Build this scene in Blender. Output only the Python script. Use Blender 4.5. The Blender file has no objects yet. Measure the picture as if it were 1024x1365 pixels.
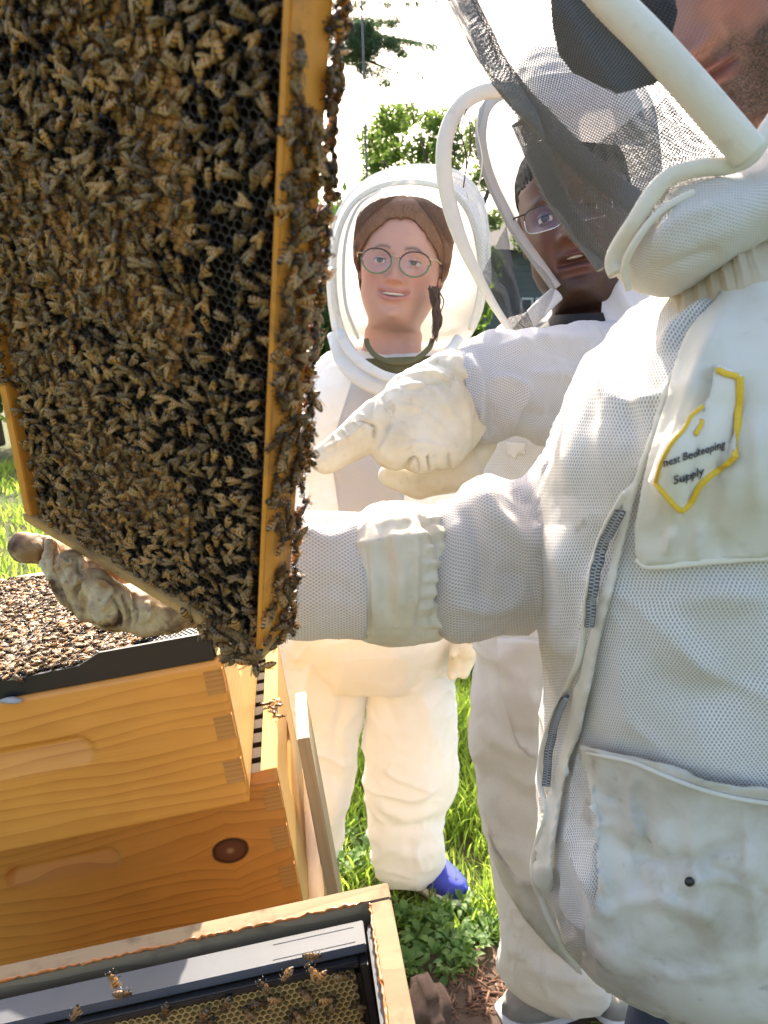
import bpy, bmesh, math, random
import numpy as np
from mathutils import Vector, Matrix, geometry
from mathutils.bvhtree import BVHTree

# ------------------------------------------------------------------ camera, light
random.seed(7); RNG = np.random.default_rng(7)
SC = bpy.context.scene
COL = SC.collection
FPX, PITCH, CAMZ = 1031.0, math.radians(13.74), 1.42
cam_data = bpy.data.cameras.new('camera')
cam_data.sensor_fit = 'VERTICAL'; cam_data.sensor_height = 36; cam_data.sensor_width = 27
cam_data.lens = 36 * FPX / 1365
cam_data.clip_start = 0.02; cam_data.clip_end = 500
cam_data.dof.use_dof = True; cam_data.dof.focus_distance = 0.85; cam_data.dof.aperture_fstop = 13
cam = bpy.data.objects.new('camera', cam_data); COL.objects.link(cam)
cam.location = (0, 0, CAMZ); cam.rotation_euler = (math.pi / 2 - PITCH, 0, 0)
SC.camera = cam

SUN_DIR = Vector((-0.07, 0.80, 0.58)).normalized()       # towards the sun
world = bpy.data.worlds.new('World'); SC.world = world; world.use_nodes = True
wn = world.node_tree; bg = wn.nodes['Background']
sky = wn.nodes.new('ShaderNodeTexSky'); sky.sky_type = 'NISHITA'; sky.sun_disc = False
sky.sun_elevation = math.asin(SUN_DIR.z); sky.sun_rotation = math.atan2(SUN_DIR.x, SUN_DIR.y)
sky.air_density = 1.0; sky.dust_density = 4.0; sky.ozone_density = 1.0
hsv = wn.nodes.new('ShaderNodeMix'); hsv.data_type = 'RGBA'; hsv.blend_type = 'MULTIPLY'; hsv.inputs[0].default_value = 1; hsv.inputs[7].default_value = (1.04, .99, .96, 1)
wn.links.new(sky.outputs[0], hsv.inputs[6]); wn.links.new(hsv.outputs[2], bg.inputs[0]); bg.inputs[1].default_value = 0.15
sd = bpy.data.lights.new('sun', 'SUN'); sd.energy = 4.8; sd.angle = math.radians(0.6); sd.color = (1, .87, .72)
sun = bpy.data.objects.new('sun', sd); COL.objects.link(sun); sun.location = (3, 8, 8)
sun.rotation_euler = SUN_DIR.to_track_quat('Z', 'Y').to_euler()
SC.view_settings.view_transform = 'Standard'; SC.view_settings.look = 'None'
SC.view_settings.exposure = 1.82; SC.view_settings.gamma = 1
SC.view_settings.use_curve_mapping = False
SC.render.engine = 'CYCLES'
SC.cycles.max_bounces = 8; SC.cycles.transparent_max_bounces = 24
SC.cycles.use_denoising = True

# ------------------------------------------------------------------ helpers
CAM = np.array([0, 0, CAMZ])
FW = np.array([0, math.cos(PITCH), -math.sin(PITCH)]); UP = np.array([0, math.sin(PITCH), math.cos(PITCH)])
RT = np.array([1.0, 0, 0])
def U(px, py, d):
    """point at photo pixel (px, py), d metres along the view axis"""
    px, py, d = np.broadcast_arrays(np.asarray(px, float), np.asarray(py, float), np.asarray(d, float))
    return CAM + d[..., None] * (FW + ((px - 512) / FPX)[..., None] * RT + ((682.5 - py) / FPX)[..., None] * UP)
def PJ(P):
    v = P - CAM; d = v @ FW
    return 512 + FPX * v[..., 0] / d, 682.5 - FPX * (v @ UP) / d, d

def hash3(i, j, k, s):
    h = (i * 374761393 + j * 668265263 + k * 2147483647 + s * 144269) & 0xffffffff
    h = ((h ^ (h >> 13)) * 1274126177) & 0xffffffff
    return ((h ^ (h >> 16)) & 0xffff) / 65535.0
def vnoise(P, scale, seed=0):
    Q = np.asarray(P, float) * scale; I = np.floor(Q).astype(np.int64); f = Q - I; f = f * f * (3 - 2 * f); r = 0
    for a in (0, 1):
        for b in (0, 1):
            for c in (0, 1):
                w = (f[..., 0] if a else 1 - f[..., 0]) * (f[..., 1] if b else 1 - f[..., 1]) * (f[..., 2] if c else 1 - f[..., 2])
                r = r + w * hash3(I[..., 0] + a, I[..., 1] + b, I[..., 2] + c, seed)
    return r * 2 - 1
def fbm(P, scale, seed=0, oct=3):
    return sum(vnoise(P, scale * 2 ** o, seed + o * 7) * .5 ** o for o in range(oct))

def tag(o, label=None, cat=None, group=None, kind=None):
    if label: o['label'] = label
    if cat: o['category'] = cat
    if group: o['group'] = group
    if kind: o['kind'] = kind
    return o
def empty(name, loc, label, cat, group=None):
    o = bpy.data.objects.new(name, None); COL.objects.link(o); o.location = Vector(loc)
    o.empty_display_size = .05
    return tag(o, label, cat, group)
def mesh(name, V, Fc, mat, parent=None, smooth=True, uv=None, mats=None, midx=None, attr=None, local=None):
    """world-space vertices -> one object; its origin goes to the parent's frame"""
    me = bpy.data.meshes.new(name)
    V = np.asarray(V, float)
    me.from_pydata([tuple(v) for v in V.tolist()], [], [list(f) for f in Fc])
    for m in (mats or [mat]): me.materials.append(m)
    if midx is not None: me.polygons.foreach_set('material_index', np.asarray(midx, np.int32))
    if smooth: me.polygons.foreach_set('use_smooth', [True] * len(me.polygons))
    if uv is not None:
        l = me.uv_layers.new(name='UVMap'); idx = np.zeros(len(me.loops), np.int32); me.loops.foreach_get('vertex_index', idx)
        l.data.foreach_set('uv', np.asarray(uv, float)[idx].ravel())
    if attr is not None:
        for k, a in attr.items():
            at = me.attributes.new(k, 'FLOAT', 'POINT'); at.data.foreach_set('value', np.asarray(a, float))
    me.update()
    o = bpy.data.objects.new(name, me); COL.objects.link(o)
    if parent is not None:
        bpy.context.view_layer.update() if parent.parent else None
        o.parent = parent
        M = parent.matrix_basis if parent.parent is None else parent.parent.matrix_basis @ parent.matrix_basis
        if local is None: o.matrix_basis = M.inverted()
    return o
def grid_faces(nv, nu, closed):
    n = nu if closed else nu - 1
    j, i = np.meshgrid(np.arange(nv - 1), np.arange(n), indexing='ij'); i2 = (i + 1) % nu
    return np.stack([j * nu + i, j * nu + i2, (j + 1) * nu + i2, (j + 1) * nu + i], -1).reshape(-1, 4).tolist()
def catmull(K, n, par=None):
    K = np.asarray(K, float)
    if par is None:
        par = np.concatenate([[0], np.cumsum(np.maximum(np.linalg.norm(np.diff(K[:, :min(4, K.shape[1])], axis=0), axis=1), 1e-6))])
    t = np.linspace(0, par[-1], n); out = np.zeros((n, K.shape[1]))
    m = np.zeros_like(K); 
    for i in range(len(K)):
        a, b = max(i - 1, 0), min(i + 1, len(K) - 1)
        m[i] = (K[b] - K[a]) / max(par[b] - par[a], 1e-9)
    s = np.clip(np.searchsorted(par, t, 'right') - 1, 0, len(K) - 2)
    h = (par[s + 1] - par[s]); x = (t - par[s]) / h; x = x[:, None]; h = h[:, None]
    return (2*x**3-3*x**2+1)*K[s] + (x**3-2*x**2+x)*h*m[s] + (-2*x**3+3*x**2)*K[s+1] + (x**3-x**2)*h*m[s+1]
def seg_dist(X, Y, pts):
    best = np.full(X.shape, 1e9); tt = np.zeros(X.shape); pts = np.asarray(pts, float)
    L = np.concatenate([[0], np.cumsum(np.linalg.norm(np.diff(pts[:, :2], axis=0), axis=1))])
    for k in range(len(pts) - 1):
        a, b = pts[k], pts[k + 1]; d = b - a; l2 = d @ d
        t = np.clip(((X - a[0]) * d[0] + (Y - a[1]) * d[1]) / l2, 0, 1)
        q = np.hypot(X - a[0] - t * d[0], Y - a[1] - t * d[1]); m = q < best
        best = np.where(m, q, best); tt = np.where(m, (L[k] + t * (L[k + 1] - L[k])) / L[-1], tt)
    return best, tt
def fold_field(X, Y, folds):
    """folds: (points, width_px, amplitude_m); tapering ridges (+) and creases (-)"""
    r = np.zeros(X.shape)
    for pts, w, a in folds:
        pts = np.asarray(pts, float)
        if len(pts) > 2: pts = catmull(pts, len(pts) * 4)
        q, t = seg_dist(X, Y, pts); tp = np.clip(np.minimum(t, 1 - t) * 4, 0, 1) ** .7
        tp = np.where((t <= 0) | (t >= 1), 0, tp) if len(pts) > 1 else 1
        r += a * tp * np.exp(-(q / w) ** 2)
    return r
def wrinkle(P, amp, s, seed=0):
    W = P + .05 * np.stack([fbm(P, 5, seed + k, 2) for k in (1, 2, 3)], -1) * 1.6
    r1 = (1 - np.abs(vnoise(W * np.array([1, 1, 1.6]), s, seed + 4))) ** 4; r2 = (1 - np.abs(vnoise(W * np.array([1.5, 1.5, .9]) + 3.1, s * 1.9, seed + 9))) ** 5
    m = np.clip(.5 + vnoise(P, 6, seed + 12), 0, 1)
    return amp * (r1 - .25) * (.35 + m) + amp * .5 * (r2 - .2) * (1.2 - m)
def loft(rows, nu=96, nv=120, pw=2.0, folds=(), amp=0.0, nscale=14, seed=1, back=1.0, cap=True, fine=0.0, wr=.0032, ws=11):
    """closed garment tube: rows of (Lx, Ly, Rx, Ry, depth, half thickness)"""
    R = catmull(rows, nv); t = np.linspace(0, 2 * math.pi, nu, endpoint=False)
    c = np.cos(t); s = np.sin(t); c = np.sign(c) * np.abs(c) ** (2 / pw); s = np.sign(s) * np.abs(s) ** (2 / pw)
    w = (1 - c) / 2
    px = R[:, 0:1] * (1 - w) + R[:, 2:3] * w; py = R[:, 1:2] * (1 - w) + R[:, 3:4] * w
    d = R[:, 4:5] - R[:, 5:6] * np.where(s > 0, s, s * back)
    P = U(px, py, d)
    C = P.mean(1, keepdims=True)
    dv = np.gradient(P, axis=0); du = np.roll(P, -1, 1) - np.roll(P, 1, 1)
    N = np.cross(du, dv); N /= np.linalg.norm(N, axis=-1, keepdims=True) + 1e-12
    sg = np.sign(((P - C) * N).sum(-1).mean()); N *= sg
    disp = amp * fbm(P, nscale, seed) + fine * fbm(P, nscale * 4, seed + 50)
    if wr: disp = disp + wrinkle(P, wr, ws, seed)
    if folds:
        X, Y, _ = PJ(P); disp = disp + fold_field(X, Y, folds) * np.clip(s[None, :] * 2.5 + .35, 0, 1)
    P = P + N * disp[..., None]
    # uv in metres
    k0 = nu // 4
    seg = np.linalg.norm(np.roll(P, -1, 1) - P, axis=-1); cum = np.concatenate([np.zeros((nv, 1)), np.cumsum(seg, 1)[:, :-1]], 1)
    uu = cum - cum[:, k0:k0 + 1]
    vv = np.concatenate([[0], np.cumsum(np.linalg.norm(np.diff(P[:, k0], axis=0), axis=-1))])
    uv = np.stack([uu, np.broadcast_to(vv[:, None], uu.shape)], -1).reshape(-1, 2)
    V = P.reshape(-1, 3); Fc = grid_faces(nv, nu, True)
    if cap:
        Fc = Fc + [list(range(nu))[::-1], [(nv - 1) * nu + i for i in range(nu)]]
    if sg < 0: Fc = [f[::-1] for f in Fc]
    return V, Fc, uv
def tube(path, rad, nu=12, flat=1.0, ndir=None, closed=False):
    """path [n,3] world, rad scalar or per point; flat<1 squashes along ndir"""
    P = np.asarray(path, float); n = len(P); rad = np.broadcast_to(np.asarray(rad, float), (n,))
    T = np.gradient(P, axis=0); T /= np.linalg.norm(T, axis=1, keepdims=True) + 1e-12
    ref = np.array(ndir if ndir is not None else -FW, float)
    A = np.cross(T, ref); A /= np.linalg.norm(A, axis=1, keepdims=True) + 1e-9; B = np.cross(A, T)
    a = np.linspace(0, 2 * math.pi, nu, endpoint=False)
    V = P[:, None] + rad[:, None, None] * (np.cos(a)[None, :, None] * A[:, None] + flat * np.sin(a)[None, :, None] * B[:, None])
    L = np.concatenate([[0], np.cumsum(np.linalg.norm(np.diff(P, axis=0), axis=1))])
    uv = np.stack(np.broadcast_arrays(a[None] * rad.mean(), L[:, None]), -1).reshape(-1, 2)
    Fc = grid_faces(n, nu, True) + [list(range(nu))[::-1], [(n - 1) * nu + i for i in range(nu)]]
    return V.reshape(-1, 3), Fc, uv
def pxtube(pts, n, rad, **k):
    """pts rows (px, py, depth)"""
    Q = catmull(pts, n, None); return tube(U(Q[:, 0], Q[:, 1], Q[:, 2]), rad, **k)
def join(parts):
    Vs, Fs, UVs, o = [], [], [], 0
    for p in parts:
        V, Fc = p[0], p[1]
        Vs.append(np.asarray(V)); Fs += [[i + o for i in f] for f in Fc]; UVs.append(p[2] if len(p) > 2 and p[2] is not None else np.zeros((len(V), 2))); o += len(V)
    return np.concatenate(Vs), Fs, np.concatenate(UVs)
def box(lo, hi, M=None, bev=0.0):
    lo, hi = np.array(lo, float), np.array(hi, float)
    if bev <= 0:
        V = np.array([[(lo, hi)[a][0], (lo, hi)[b][1], (lo, hi)[c][2]] for a in (0, 1) for b in (0, 1) for c in (0, 1)])
        Fc = [[0, 1, 3, 2], [4, 6, 7, 5], [0, 4, 5, 1], [2, 3, 7, 6], [0, 2, 6, 4], [1, 5, 7, 3]]
    else:
        bm = bmesh.new(); bmesh.ops.create_cube(bm, size=1)
        for v in bm.verts: v.co = Vector((lo + hi) / 2) + Vector((v.co.x * (hi - lo)[0], v.co.y * (hi - lo)[1], v.co.z * (hi - lo)[2]))
        bmesh.ops.bevel(bm, geom=bm.edges[:], offset=bev, segments=2, affect='EDGES')
        bm.verts.index_update(); V = np.array([v.co[:] for v in bm.verts]); Fc = [[v.index for v in f.verts] for f in bm.faces]; bm.free()
    if M is not None: V = xf(M, V)
    return V, Fc
def xf(M, V):
    M = np.array(M); return np.asarray(V) @ M[:3, :3].T + M[:3, 3]
def blob(name, parts, voxel, mat, parent, smooth=6, folds=(), amp=0.0, nscale=40, seed=3):
    """union of tapered capsules (p, r, q, s) and ellipsoids (c, (rx,ry,rz), R) -> one continuous remeshed skin"""
    bm = bmesh.new()
    for p in parts:
        if len(p) == 4:
            a, r, b, s = Vector(p[0]), p[1], Vector(p[2]), p[3]; d = b - a; n = max(2, int(d.length / (min(r, s) * .35)))
            for i in range(n + 1):
                t = i / n; bmesh.ops.create_icosphere(bm, subdivisions=2, radius=r * (1 - t) + s * t, matrix=Matrix.Translation(a.lerp(b, t)))
        else:
            c, rr, R = p; M = Matrix.Translation(Vector(c)) @ R.to_4x4() @ Matrix.Diagonal((*rr, 1))
            bmesh.ops.create_icosphere(bm, subdivisions=3, radius=1, matrix=M)
    me = bpy.data.meshes.new(name); bm.to_mesh(me); bm.free()
    o = bpy.data.objects.new(name, me); COL.objects.link(o)
    m = o.modifiers.new('r', 'REMESH'); m.mode = 'VOXEL'; m.voxel_size = voxel
    m = o.modifiers.new('s', 'SMOOTH'); m.iterations = smooth; m.factor = .5
    dg = bpy.context.evaluated_depsgraph_get(); ev = bpy.data.meshes.new_from_object(o.evaluated_get(dg))
    bpy.data.objects.remove(o)
    V = np.zeros(len(ev.vertices) * 3); ev.vertices.foreach_get('co', V); V = V.reshape(-1, 3)
    N = np.zeros(len(V) * 3); ev.vertices.foreach_get('normal', N); N = N.reshape(-1, 3)
    disp = amp * fbm(V, nscale, seed)
    if folds:
        X, Y, _ = PJ(V); disp = disp + fold_field(X, Y, folds) * np.clip(-(N @ FW) * 2 + .2, 0, 1)
    V = V + N * disp[:, None]
    Fc = [list(p.vertices) for p in ev.polygons]
    bpy.data.meshes.remove(ev)
    return mesh(name, V, Fc, mat, parent)

def bvh_of(V, Fc): return BVHTree.FromPolygons([tuple(v) for v in V.tolist()], Fc)
def cast(bvh, px, py, off=0.0, default=.6):
    d = Vector(U(px, py, 1.0) - CAM); h = bvh.ray_cast(Vector(CAM), d.normalized())
    if h[0] is None: return None
    n = h[1]; n = n if n.dot(d) < 0 else -n
    return np.array(h[0] + (n * .6 - d.normalized() * .4).normalized() * off)
def drape(poly, bvh, off, step=7, thick=.0012, folds=(), amp=0.0, dz=.6):
    """a cloth panel whose outline is given in photo pixels, laid on the surface in bvh"""
    pl = np.array(poly, float); out = []
    for a, b in zip(pl, np.roll(pl, -1, 0)):
        n = max(1, int(np.linalg.norm(b - a) / step)); out += [a + (b - a) * i / n for i in range(n)]
    nb = len(out); mn, mx = pl.min(0), pl.max(0)
    xs = np.arange(mn[0], mx[0], step); ys = np.arange(mn[1], mx[1], step)
    from_poly = [Vector(p) for p in out]
    inner = []
    for iy, y in enumerate(ys):
        for x in xs:
            x2 = x + (iy % 2) * step / 2
            ins = False; j = len(pl) - 1
            for i in range(len(pl)):
                if (pl[i][1] > y) != (pl[j][1] > y) and x2 < (pl[j][0] - pl[i][0]) * (y - pl[i][1]) / (pl[j][1] - pl[i][1]) + pl[i][0]: ins = not ins
                j = i
            if ins: inner.append((x2, y))
    bpts = np.array([tuple(p) for p in from_poly])
    inner = [p for p in inner if np.hypot(bpts[:, 0] - p[0], bpts[:, 1] - p[1]).min() > step * .55]
    pts = from_poly + [Vector(p) for p in inner]
    r = geometry.delaunay_2d_cdt(pts, [(i, (i + 1) % nb) for i in range(nb)], [], 1, 1e-4)
    pv = np.array([tuple(v) for v in r[0]]); Fc = [list(f) for f in r[2]]
    V = np.zeros((len(pv), 3)); ok = np.zeros(len(pv), bool)
    for i, (x, y) in enumerate(pv):
        c = cast(bvh, x, y, off)
        if c is not None: V[i] = c; ok[i] = True
    if not ok.all():
        for i in np.where(~ok)[0]:
            k = np.where(ok)[0][np.argmin(np.hypot(*(pv[ok] - pv[i]).T))]
            V[i] = U(pv[i][0], pv[i][1], PJ(V[k])[2])
    n = len(V)
    dd = fold_field(pv[:, 0], pv[:, 1], folds) + amp * fbm(V, 30, 5)
    dirs = (V - CAM); dirs /= np.linalg.norm(dirs, axis=1, keepdims=True)
    V = V - dirs * dd[:, None]
    B = V + dirs * thick
    # orient faces to the camera and close with a back and rim
    f2 = []
    for f in Fc:
        a, b, c = V[f[0]], V[f[1]], V[f[2]]
        f2.append(f if np.dot(np.cross(b - a, c - a), dirs[f[0]]) < 0 else f[::-1])
    edge = {}
    for f in f2:
        for i in range(len(f)):
            e = (f[i], f[(i + 1) % len(f)]); edge[e] = 1
    rim = [[a, a + n, b + n, b] for (a, b) in edge if (b, a) not in edge]
    Fall = f2 + [[i + n for i in f[::-1]] for f in f2] + rim
    d = (V - CAM) @ FW; uv = np.stack([pv[:, 0] * d / FPX, -pv[:, 1] * d / FPX], -1)
    return np.concatenate([V, B]), Fall, np.concatenate([uv, uv])
def ribbon(pts, bvh, off, rad, flat=.5, n=60, nu=10, dflt=.6):
    Q = catmull(pts, n); P = []; last = None
    for x, y in Q[:, :2]:
        c = cast(bvh, x, y, off)
        if c is None: c = U(x, y, PJ(last)[2] if last is not None else dflt)
        P.append(c); last = c
    P = np.array(P)
    for _ in range(8): P[1:-1] = (P[:-2] + 2 * P[1:-1] + P[2:]) / 4
    return tube(P, rad, nu=nu, flat=flat)

# ------------------------------------------------------------------ materials
class NT:
    def __init__(s, name):
        s.m = bpy.data.materials.new(name); s.m.use_nodes = True; s.t = s.m.node_tree; s.b = s.t.nodes['Principled BSDF']
        s.out = s.t.nodes['Material Output']
    def n(s, typ, **k):
        nd = s.t.nodes.new('ShaderNode' + typ)
        for a, v in k.items(): setattr(nd, a, v)
        return nd
    def l(s, a, b): s.t.links.new(a, b); return b
    def val(s, sock, v):
        if hasattr(v, 'default_value') or hasattr(v, 'links'): s.l(v, sock)
        else: sock.default_value = v
    def math(s, op, a, b=0.0, c=None):
        nd = s.n('Math', operation=op); s.val(nd.inputs[0], a); s.val(nd.inputs[1], b)
        if c is not None: s.val(nd.inputs[2], c)
        return nd.outputs[0]
    def obj(s, scale=(1, 1, 1)):
        c = s.n('TexCoord'); m = s.n('Mapping'); s.l(c.outputs['Object'], m.inputs[0]); m.inputs['Scale'].default_value = scale; return m.outputs[0]
    def geo(s, scale=(1, 1, 1)):
        c = s.n('NewGeometry'); m = s.n('Mapping'); s.l(c.outputs['Position'], m.inputs[0]); m.inputs['Scale'].default_value = scale; return m.outputs[0]
    def uv(s):
        return s.n('TexCoord').outputs['UV']
    def noise(s, vec, scale, detail=3, rough=.55, dist=0):
        nd = s.n('TexNoise'); s.l(vec, nd.inputs['Vector']); nd.inputs['Scale'].default_value = scale; nd.inputs['Detail'].default_value = detail
        nd.inputs['Roughness'].default_value = rough; nd.inputs['Distortion'].default_value = dist; return nd.outputs['Fac']
    def ramp(s, f, stops, interp='LINEAR'):
        nd = s.n('ValToRGB'); nd.color_ramp.interpolation = interp; e = nd.color_ramp.elements
        while len(e) < len(stops): e.new(.5)
        for i, (p, c) in enumerate(stops):
            e[i].position = p; e[i].color = (*c, 1) if isinstance(c, tuple) else (c, c, c, 1)
        s.val(nd.inputs[0], f); return nd.outputs[0]
    def mix(s, f, a, b, mode='MIX'):
        nd = s.n('Mix', data_type='RGBA', blend_type=mode)
        s.val(nd.inputs[0], f)
        for sock, v in ((nd.inputs[6], a), (nd.inputs[7], b)):
            if isinstance(v, tuple): sock.default_value = (*v, 1)
            else: s.l(v, sock)
        return nd.outputs[2]
    def bump(s, h, strength=.3, dist=.001, prev=None):
        nd = s.n('Bump'); nd.inputs['Strength'].default_value = strength; nd.inputs['Distance'].default_value = dist; s.l(h, nd.inputs['Height'])
        if prev is not None: s.l(prev, nd.inputs['Normal'])
        return nd.outputs[0]
    def fin(s, col=None, rough=.6, normal=None, spec=.5, sss=0, **k):
        b = s.b
        if col is not None: s.val(b.inputs['Base Color'], (*col, 1) if isinstance(col, tuple) else col)
        s.val(b.inputs['Roughness'], rough)
        if normal is not None: s.l(normal, b.inputs['Normal'])
        b.inputs['Specular IOR Level'].default_value = spec
        if sss: b.inputs['Subsurface Weight'].default_value = sss; b.inputs['Subsurface Radius'].default_value = (.012, .005, .003); b.inputs['Subsurface Scale'].default_value = 1
        for a, v in k.items(): b.inputs[a.replace('_', ' ')].default_value = v
        return s.m
    def thin(s, fac, col):
        """adds translucency so that light glows through cloth or leaves"""
        tr = s.n('BsdfTranslucent'); s.val(tr.inputs[0], (*col, 1) if isinstance(col, tuple) else col); mx = s.n('MixShader'); mx.inputs[0].default_value = fac
        s.l(s.b.outputs[0], mx.inputs[1]); s.l(tr.outputs[0], mx.inputs[2]); s.l(mx.outputs[0], s.out.inputs[0]); return s.m

def plain(name, col, rough=.5, spec=.5, metal=0.0, var=.12, scale=60):
    t = NT(name); g = t.geo(); f = t.noise(g, scale, 4)
    c = t.mix(f, tuple(x * (1 - var) for x in col), tuple(min(1, x * (1 + var)) for x in col))
    return t.fin(c, rough, t.bump(f, .15, .0008), spec, Metallic=metal)

def mesh_cloth(name, white=(.80, .80, .81), hole=(.40, .41, .44), pitch=.0029, dirt=.25, trans=.25, uvs=True):
    t = NT(name); sp = t.n('SeparateXYZ'); t.l(t.uv(), sp.inputs[0]); q = pitch * 1.55
    def lat(ox):
        fx = t.math('SUBTRACT', t.math('FRACT', t.math('ADD', t.math('DIVIDE', sp.outputs[0], pitch), ox + 200)), .5)
        fy = t.math('SUBTRACT', t.math('FRACT', t.math('ADD', t.math('DIVIDE', sp.outputs[1], q), ox + 200)), .5)
        fy = t.math('MULTIPLY', fy, 1.25)
        return t.math('SQRT', t.math('ADD', t.math('MULTIPLY', fx, fx), t.math('MULTIPLY', fy, fy)))
    d = t.math('MINIMUM', lat(0), lat(.5))
    g = t.geo(); big = t.noise(g, 9, 4); sm = t.noise(g, 160, 3)
    f = t.n('MapRange', interpolation_type='SMOOTHSTEP'); t.l(d, f.inputs[0]); f.inputs[1].default_value = .20; f.inputs[2].default_value = .38
    c = t.mix(f.outputs[0], hole, white)
    dm = t.ramp(big, [(.45, 0.0), (.75, dirt)])
    c = t.mix(dm, c, (.52, .46, .36), 'MIX')
    sp2 = t.ramp(t.noise(g, 33, 2), [(.70, 0.0), (.80, dirt * 1.2)])
    c = t.mix(sp2, c, (.30, .24, .17))
    h = t.math('ADD', f.outputs[0], t.math('MULTIPLY', sm, .3))
    t.fin(c, .85, t.bump(h, .55, .0009), .2, Sheen_Weight=.2)
    return t.thin(trans, (.80, .78, .74)) if trans else t.m
def canvas(name, col=(.76, .72, .62), dark=(.50, .44, .33), dirt=.5, trans=.12, bump=.3, wrk=.5):
    t = NT(name); g = t.geo()
    f = t.noise(g, 14, 5, .6); f2 = t.noise(g, 60, 4); f3 = t.noise(g, 900, 2)
    c = t.mix(t.ramp(f, [(.42, 0.0), (.72, dirt)]), col, dark)
    c = t.mix(t.ramp(f2, [(.62, 0.0), (.78, dirt * .8)]), c, tuple(x * .7 for x in dark))
    h = t.math('ADD', t.math('MULTIPLY', f2, .8), t.math('MULTIPLY', f3, .4))
    wn_ = t.n('TexNoise'); wn_.noise_type = 'RIDGED_MULTIFRACTAL'; t.l(g, wn_.inputs['Vector']); wn_.inputs['Scale'].default_value = 16; wn_.inputs['Detail'].default_value = 3; wn_.inputs['Distortion'].default_value = .8
    b0 = t.bump(wn_.outputs['Fac'], wrk, .006)
    t.fin(c, .8, t.bump(h, bump, .001, b0), .25, Sheen_Weight=.15)
    return t.thin(trans, col) if trans else t.m
def wood(name, c1=(.60, .28, .065), c2=(.42, .16, .03), knot=None, rough=.38, ring=26, grain=(1, 9, 9), dirt=0.0, axis='X'):
    t = NT(name); v = t.obj()
    if knot is not None:                       # grain bends round the knot
        kx, kz, kr = knot
        sp = t.n('SeparateXYZ'); t.l(v, sp.inputs[0])
        dx = t.math('SUBTRACT', sp.outputs[0], kx); dz = t.math('SUBTRACT', sp.outputs[2], kz)
        dx = t.math('ADD', dx, t.math('MULTIPLY', t.math('SUBTRACT', t.noise(v, 30, 2), .5), .008))
        r = t.math('SQRT', t.math('ADD', t.math('MULTIPLY', dx, dx), t.math('MULTIPLY', t.math('MULTIPLY', dz, dz), 1.7)))
        bend = t.math('MULTIPLY', t.math('MULTIPLY', t.math('SIGN', dz), .034), t.math('POWER', 2.718, t.math('MULTIPLY', t.math('ABSOLUTE', t.math('DIVIDE', dx, .038)), -1.0)))
        bend = t.math('MULTIPLY', bend, t.math('POWER', 2.718, t.math('MULTIPLY', t.math('ABSOLUTE', t.math('DIVIDE', dz, .06)), -1.0)))
        cb = t.n('CombineXYZ'); t.l(sp.outputs[0], cb.inputs[0]); t.l(sp.outputs[1], cb.inputs[1]); t.l(t.math('SUBTRACT', sp.outputs[2], bend), cb.inputs[2]); v2 = cb.outputs[0]
    else: v2 = v
    m = t.n('Mapping'); t.l(v2, m.inputs[0]); m.inputs['Scale'].default_value = {'X': (.22, 1, 1), 'Y': (1, .12, 1), 'Z': (1, 1, .12)}[axis]
    warp = t.noise(m.outputs[0], 7, 3, .5)
    sp3 = t.n('SeparateXYZ'); t.l(m.outputs[0], sp3.inputs[0])
    base = sp3.outputs[{'X': 2, 'Y': 2, 'Z': 0}[axis]]
    ph = t.math('ADD', t.math('MULTIPLY', base, ring * 2.6), t.math('MULTIPLY', warp, 9.0))
    rg = t.math('FRACT', ph); rg = t.math('POWER', rg, 2.6)
    m2 = t.n('Mapping'); t.l(v2, m2.inputs[0]); m2.inputs['Scale'].default_value = {'X': (6, 120, 200), 'Y': (200, 6, 200), 'Z': (200, 200, 6)}[axis]
    fine = t.noise(m2.outputs[0], 1.5, 4, .6); big = t.noise(v, 6, 3)
    c = t.mix(t.math('MULTIPLY', rg, .75), c1, c2)
    c = t.mix(t.math('MULTIPLY', fine, .45), c, tuple(x * .72 for x in c2))
    c = t.mix(t.ramp(big, [(.35, 0.0), (.75, .45)]), c, tuple(min(1, x * 1.25) for x in c1))
    h = t.math('ADD', t.math('MULTIPLY', rg, .4), fine)
    if dirt:
        dn = t.noise(v, 22, 5, .65)
        c = t.mix(t.ramp(dn, [(.5, 0.0), (.66, dirt)]), c, (.07, .045, .03))
    if knot is not None:
        k1 = t.ramp(t.math('DIVIDE', r, kr), [(0, (.42, .22, .12)), (.16, (.30, .13, .06)), (.3, (.16, .05, .02)), (.75, (.13, .035, .012)), (.93, (.04, .012, .006)), (1.0, (.12, .04, .012))])
        f = t.n('MapRange', interpolation_type='SMOOTHSTEP'); t.l(r, f.inputs[0]); f.inputs[1].default_value = kr * .96; f.inputs[2].default_value = kr * 1.12
        c = t.mix(f.outputs[0], k1, c)
    return t.fin(c, rough, t.bump(h, .25, .0006), .45 if rough < .6 else .12, Coat_Weight=.05 if rough < .6 else 0.0, Coat_Roughness=.25)
def leaf_mat(name, c1, c2, trans=.45):
    t = NT(name); oi = t.n('NewGeometry'); f = oi.outputs['Random Per Island']
    c = t.mix(f, c1, c2); t.fin(c, .55, None, .35)
    return t.thin(trans, t.mix(f, tuple(min(1, x * 1.9) for x in c1), tuple(min(1, x * 2.0) for x in c2)))

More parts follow.
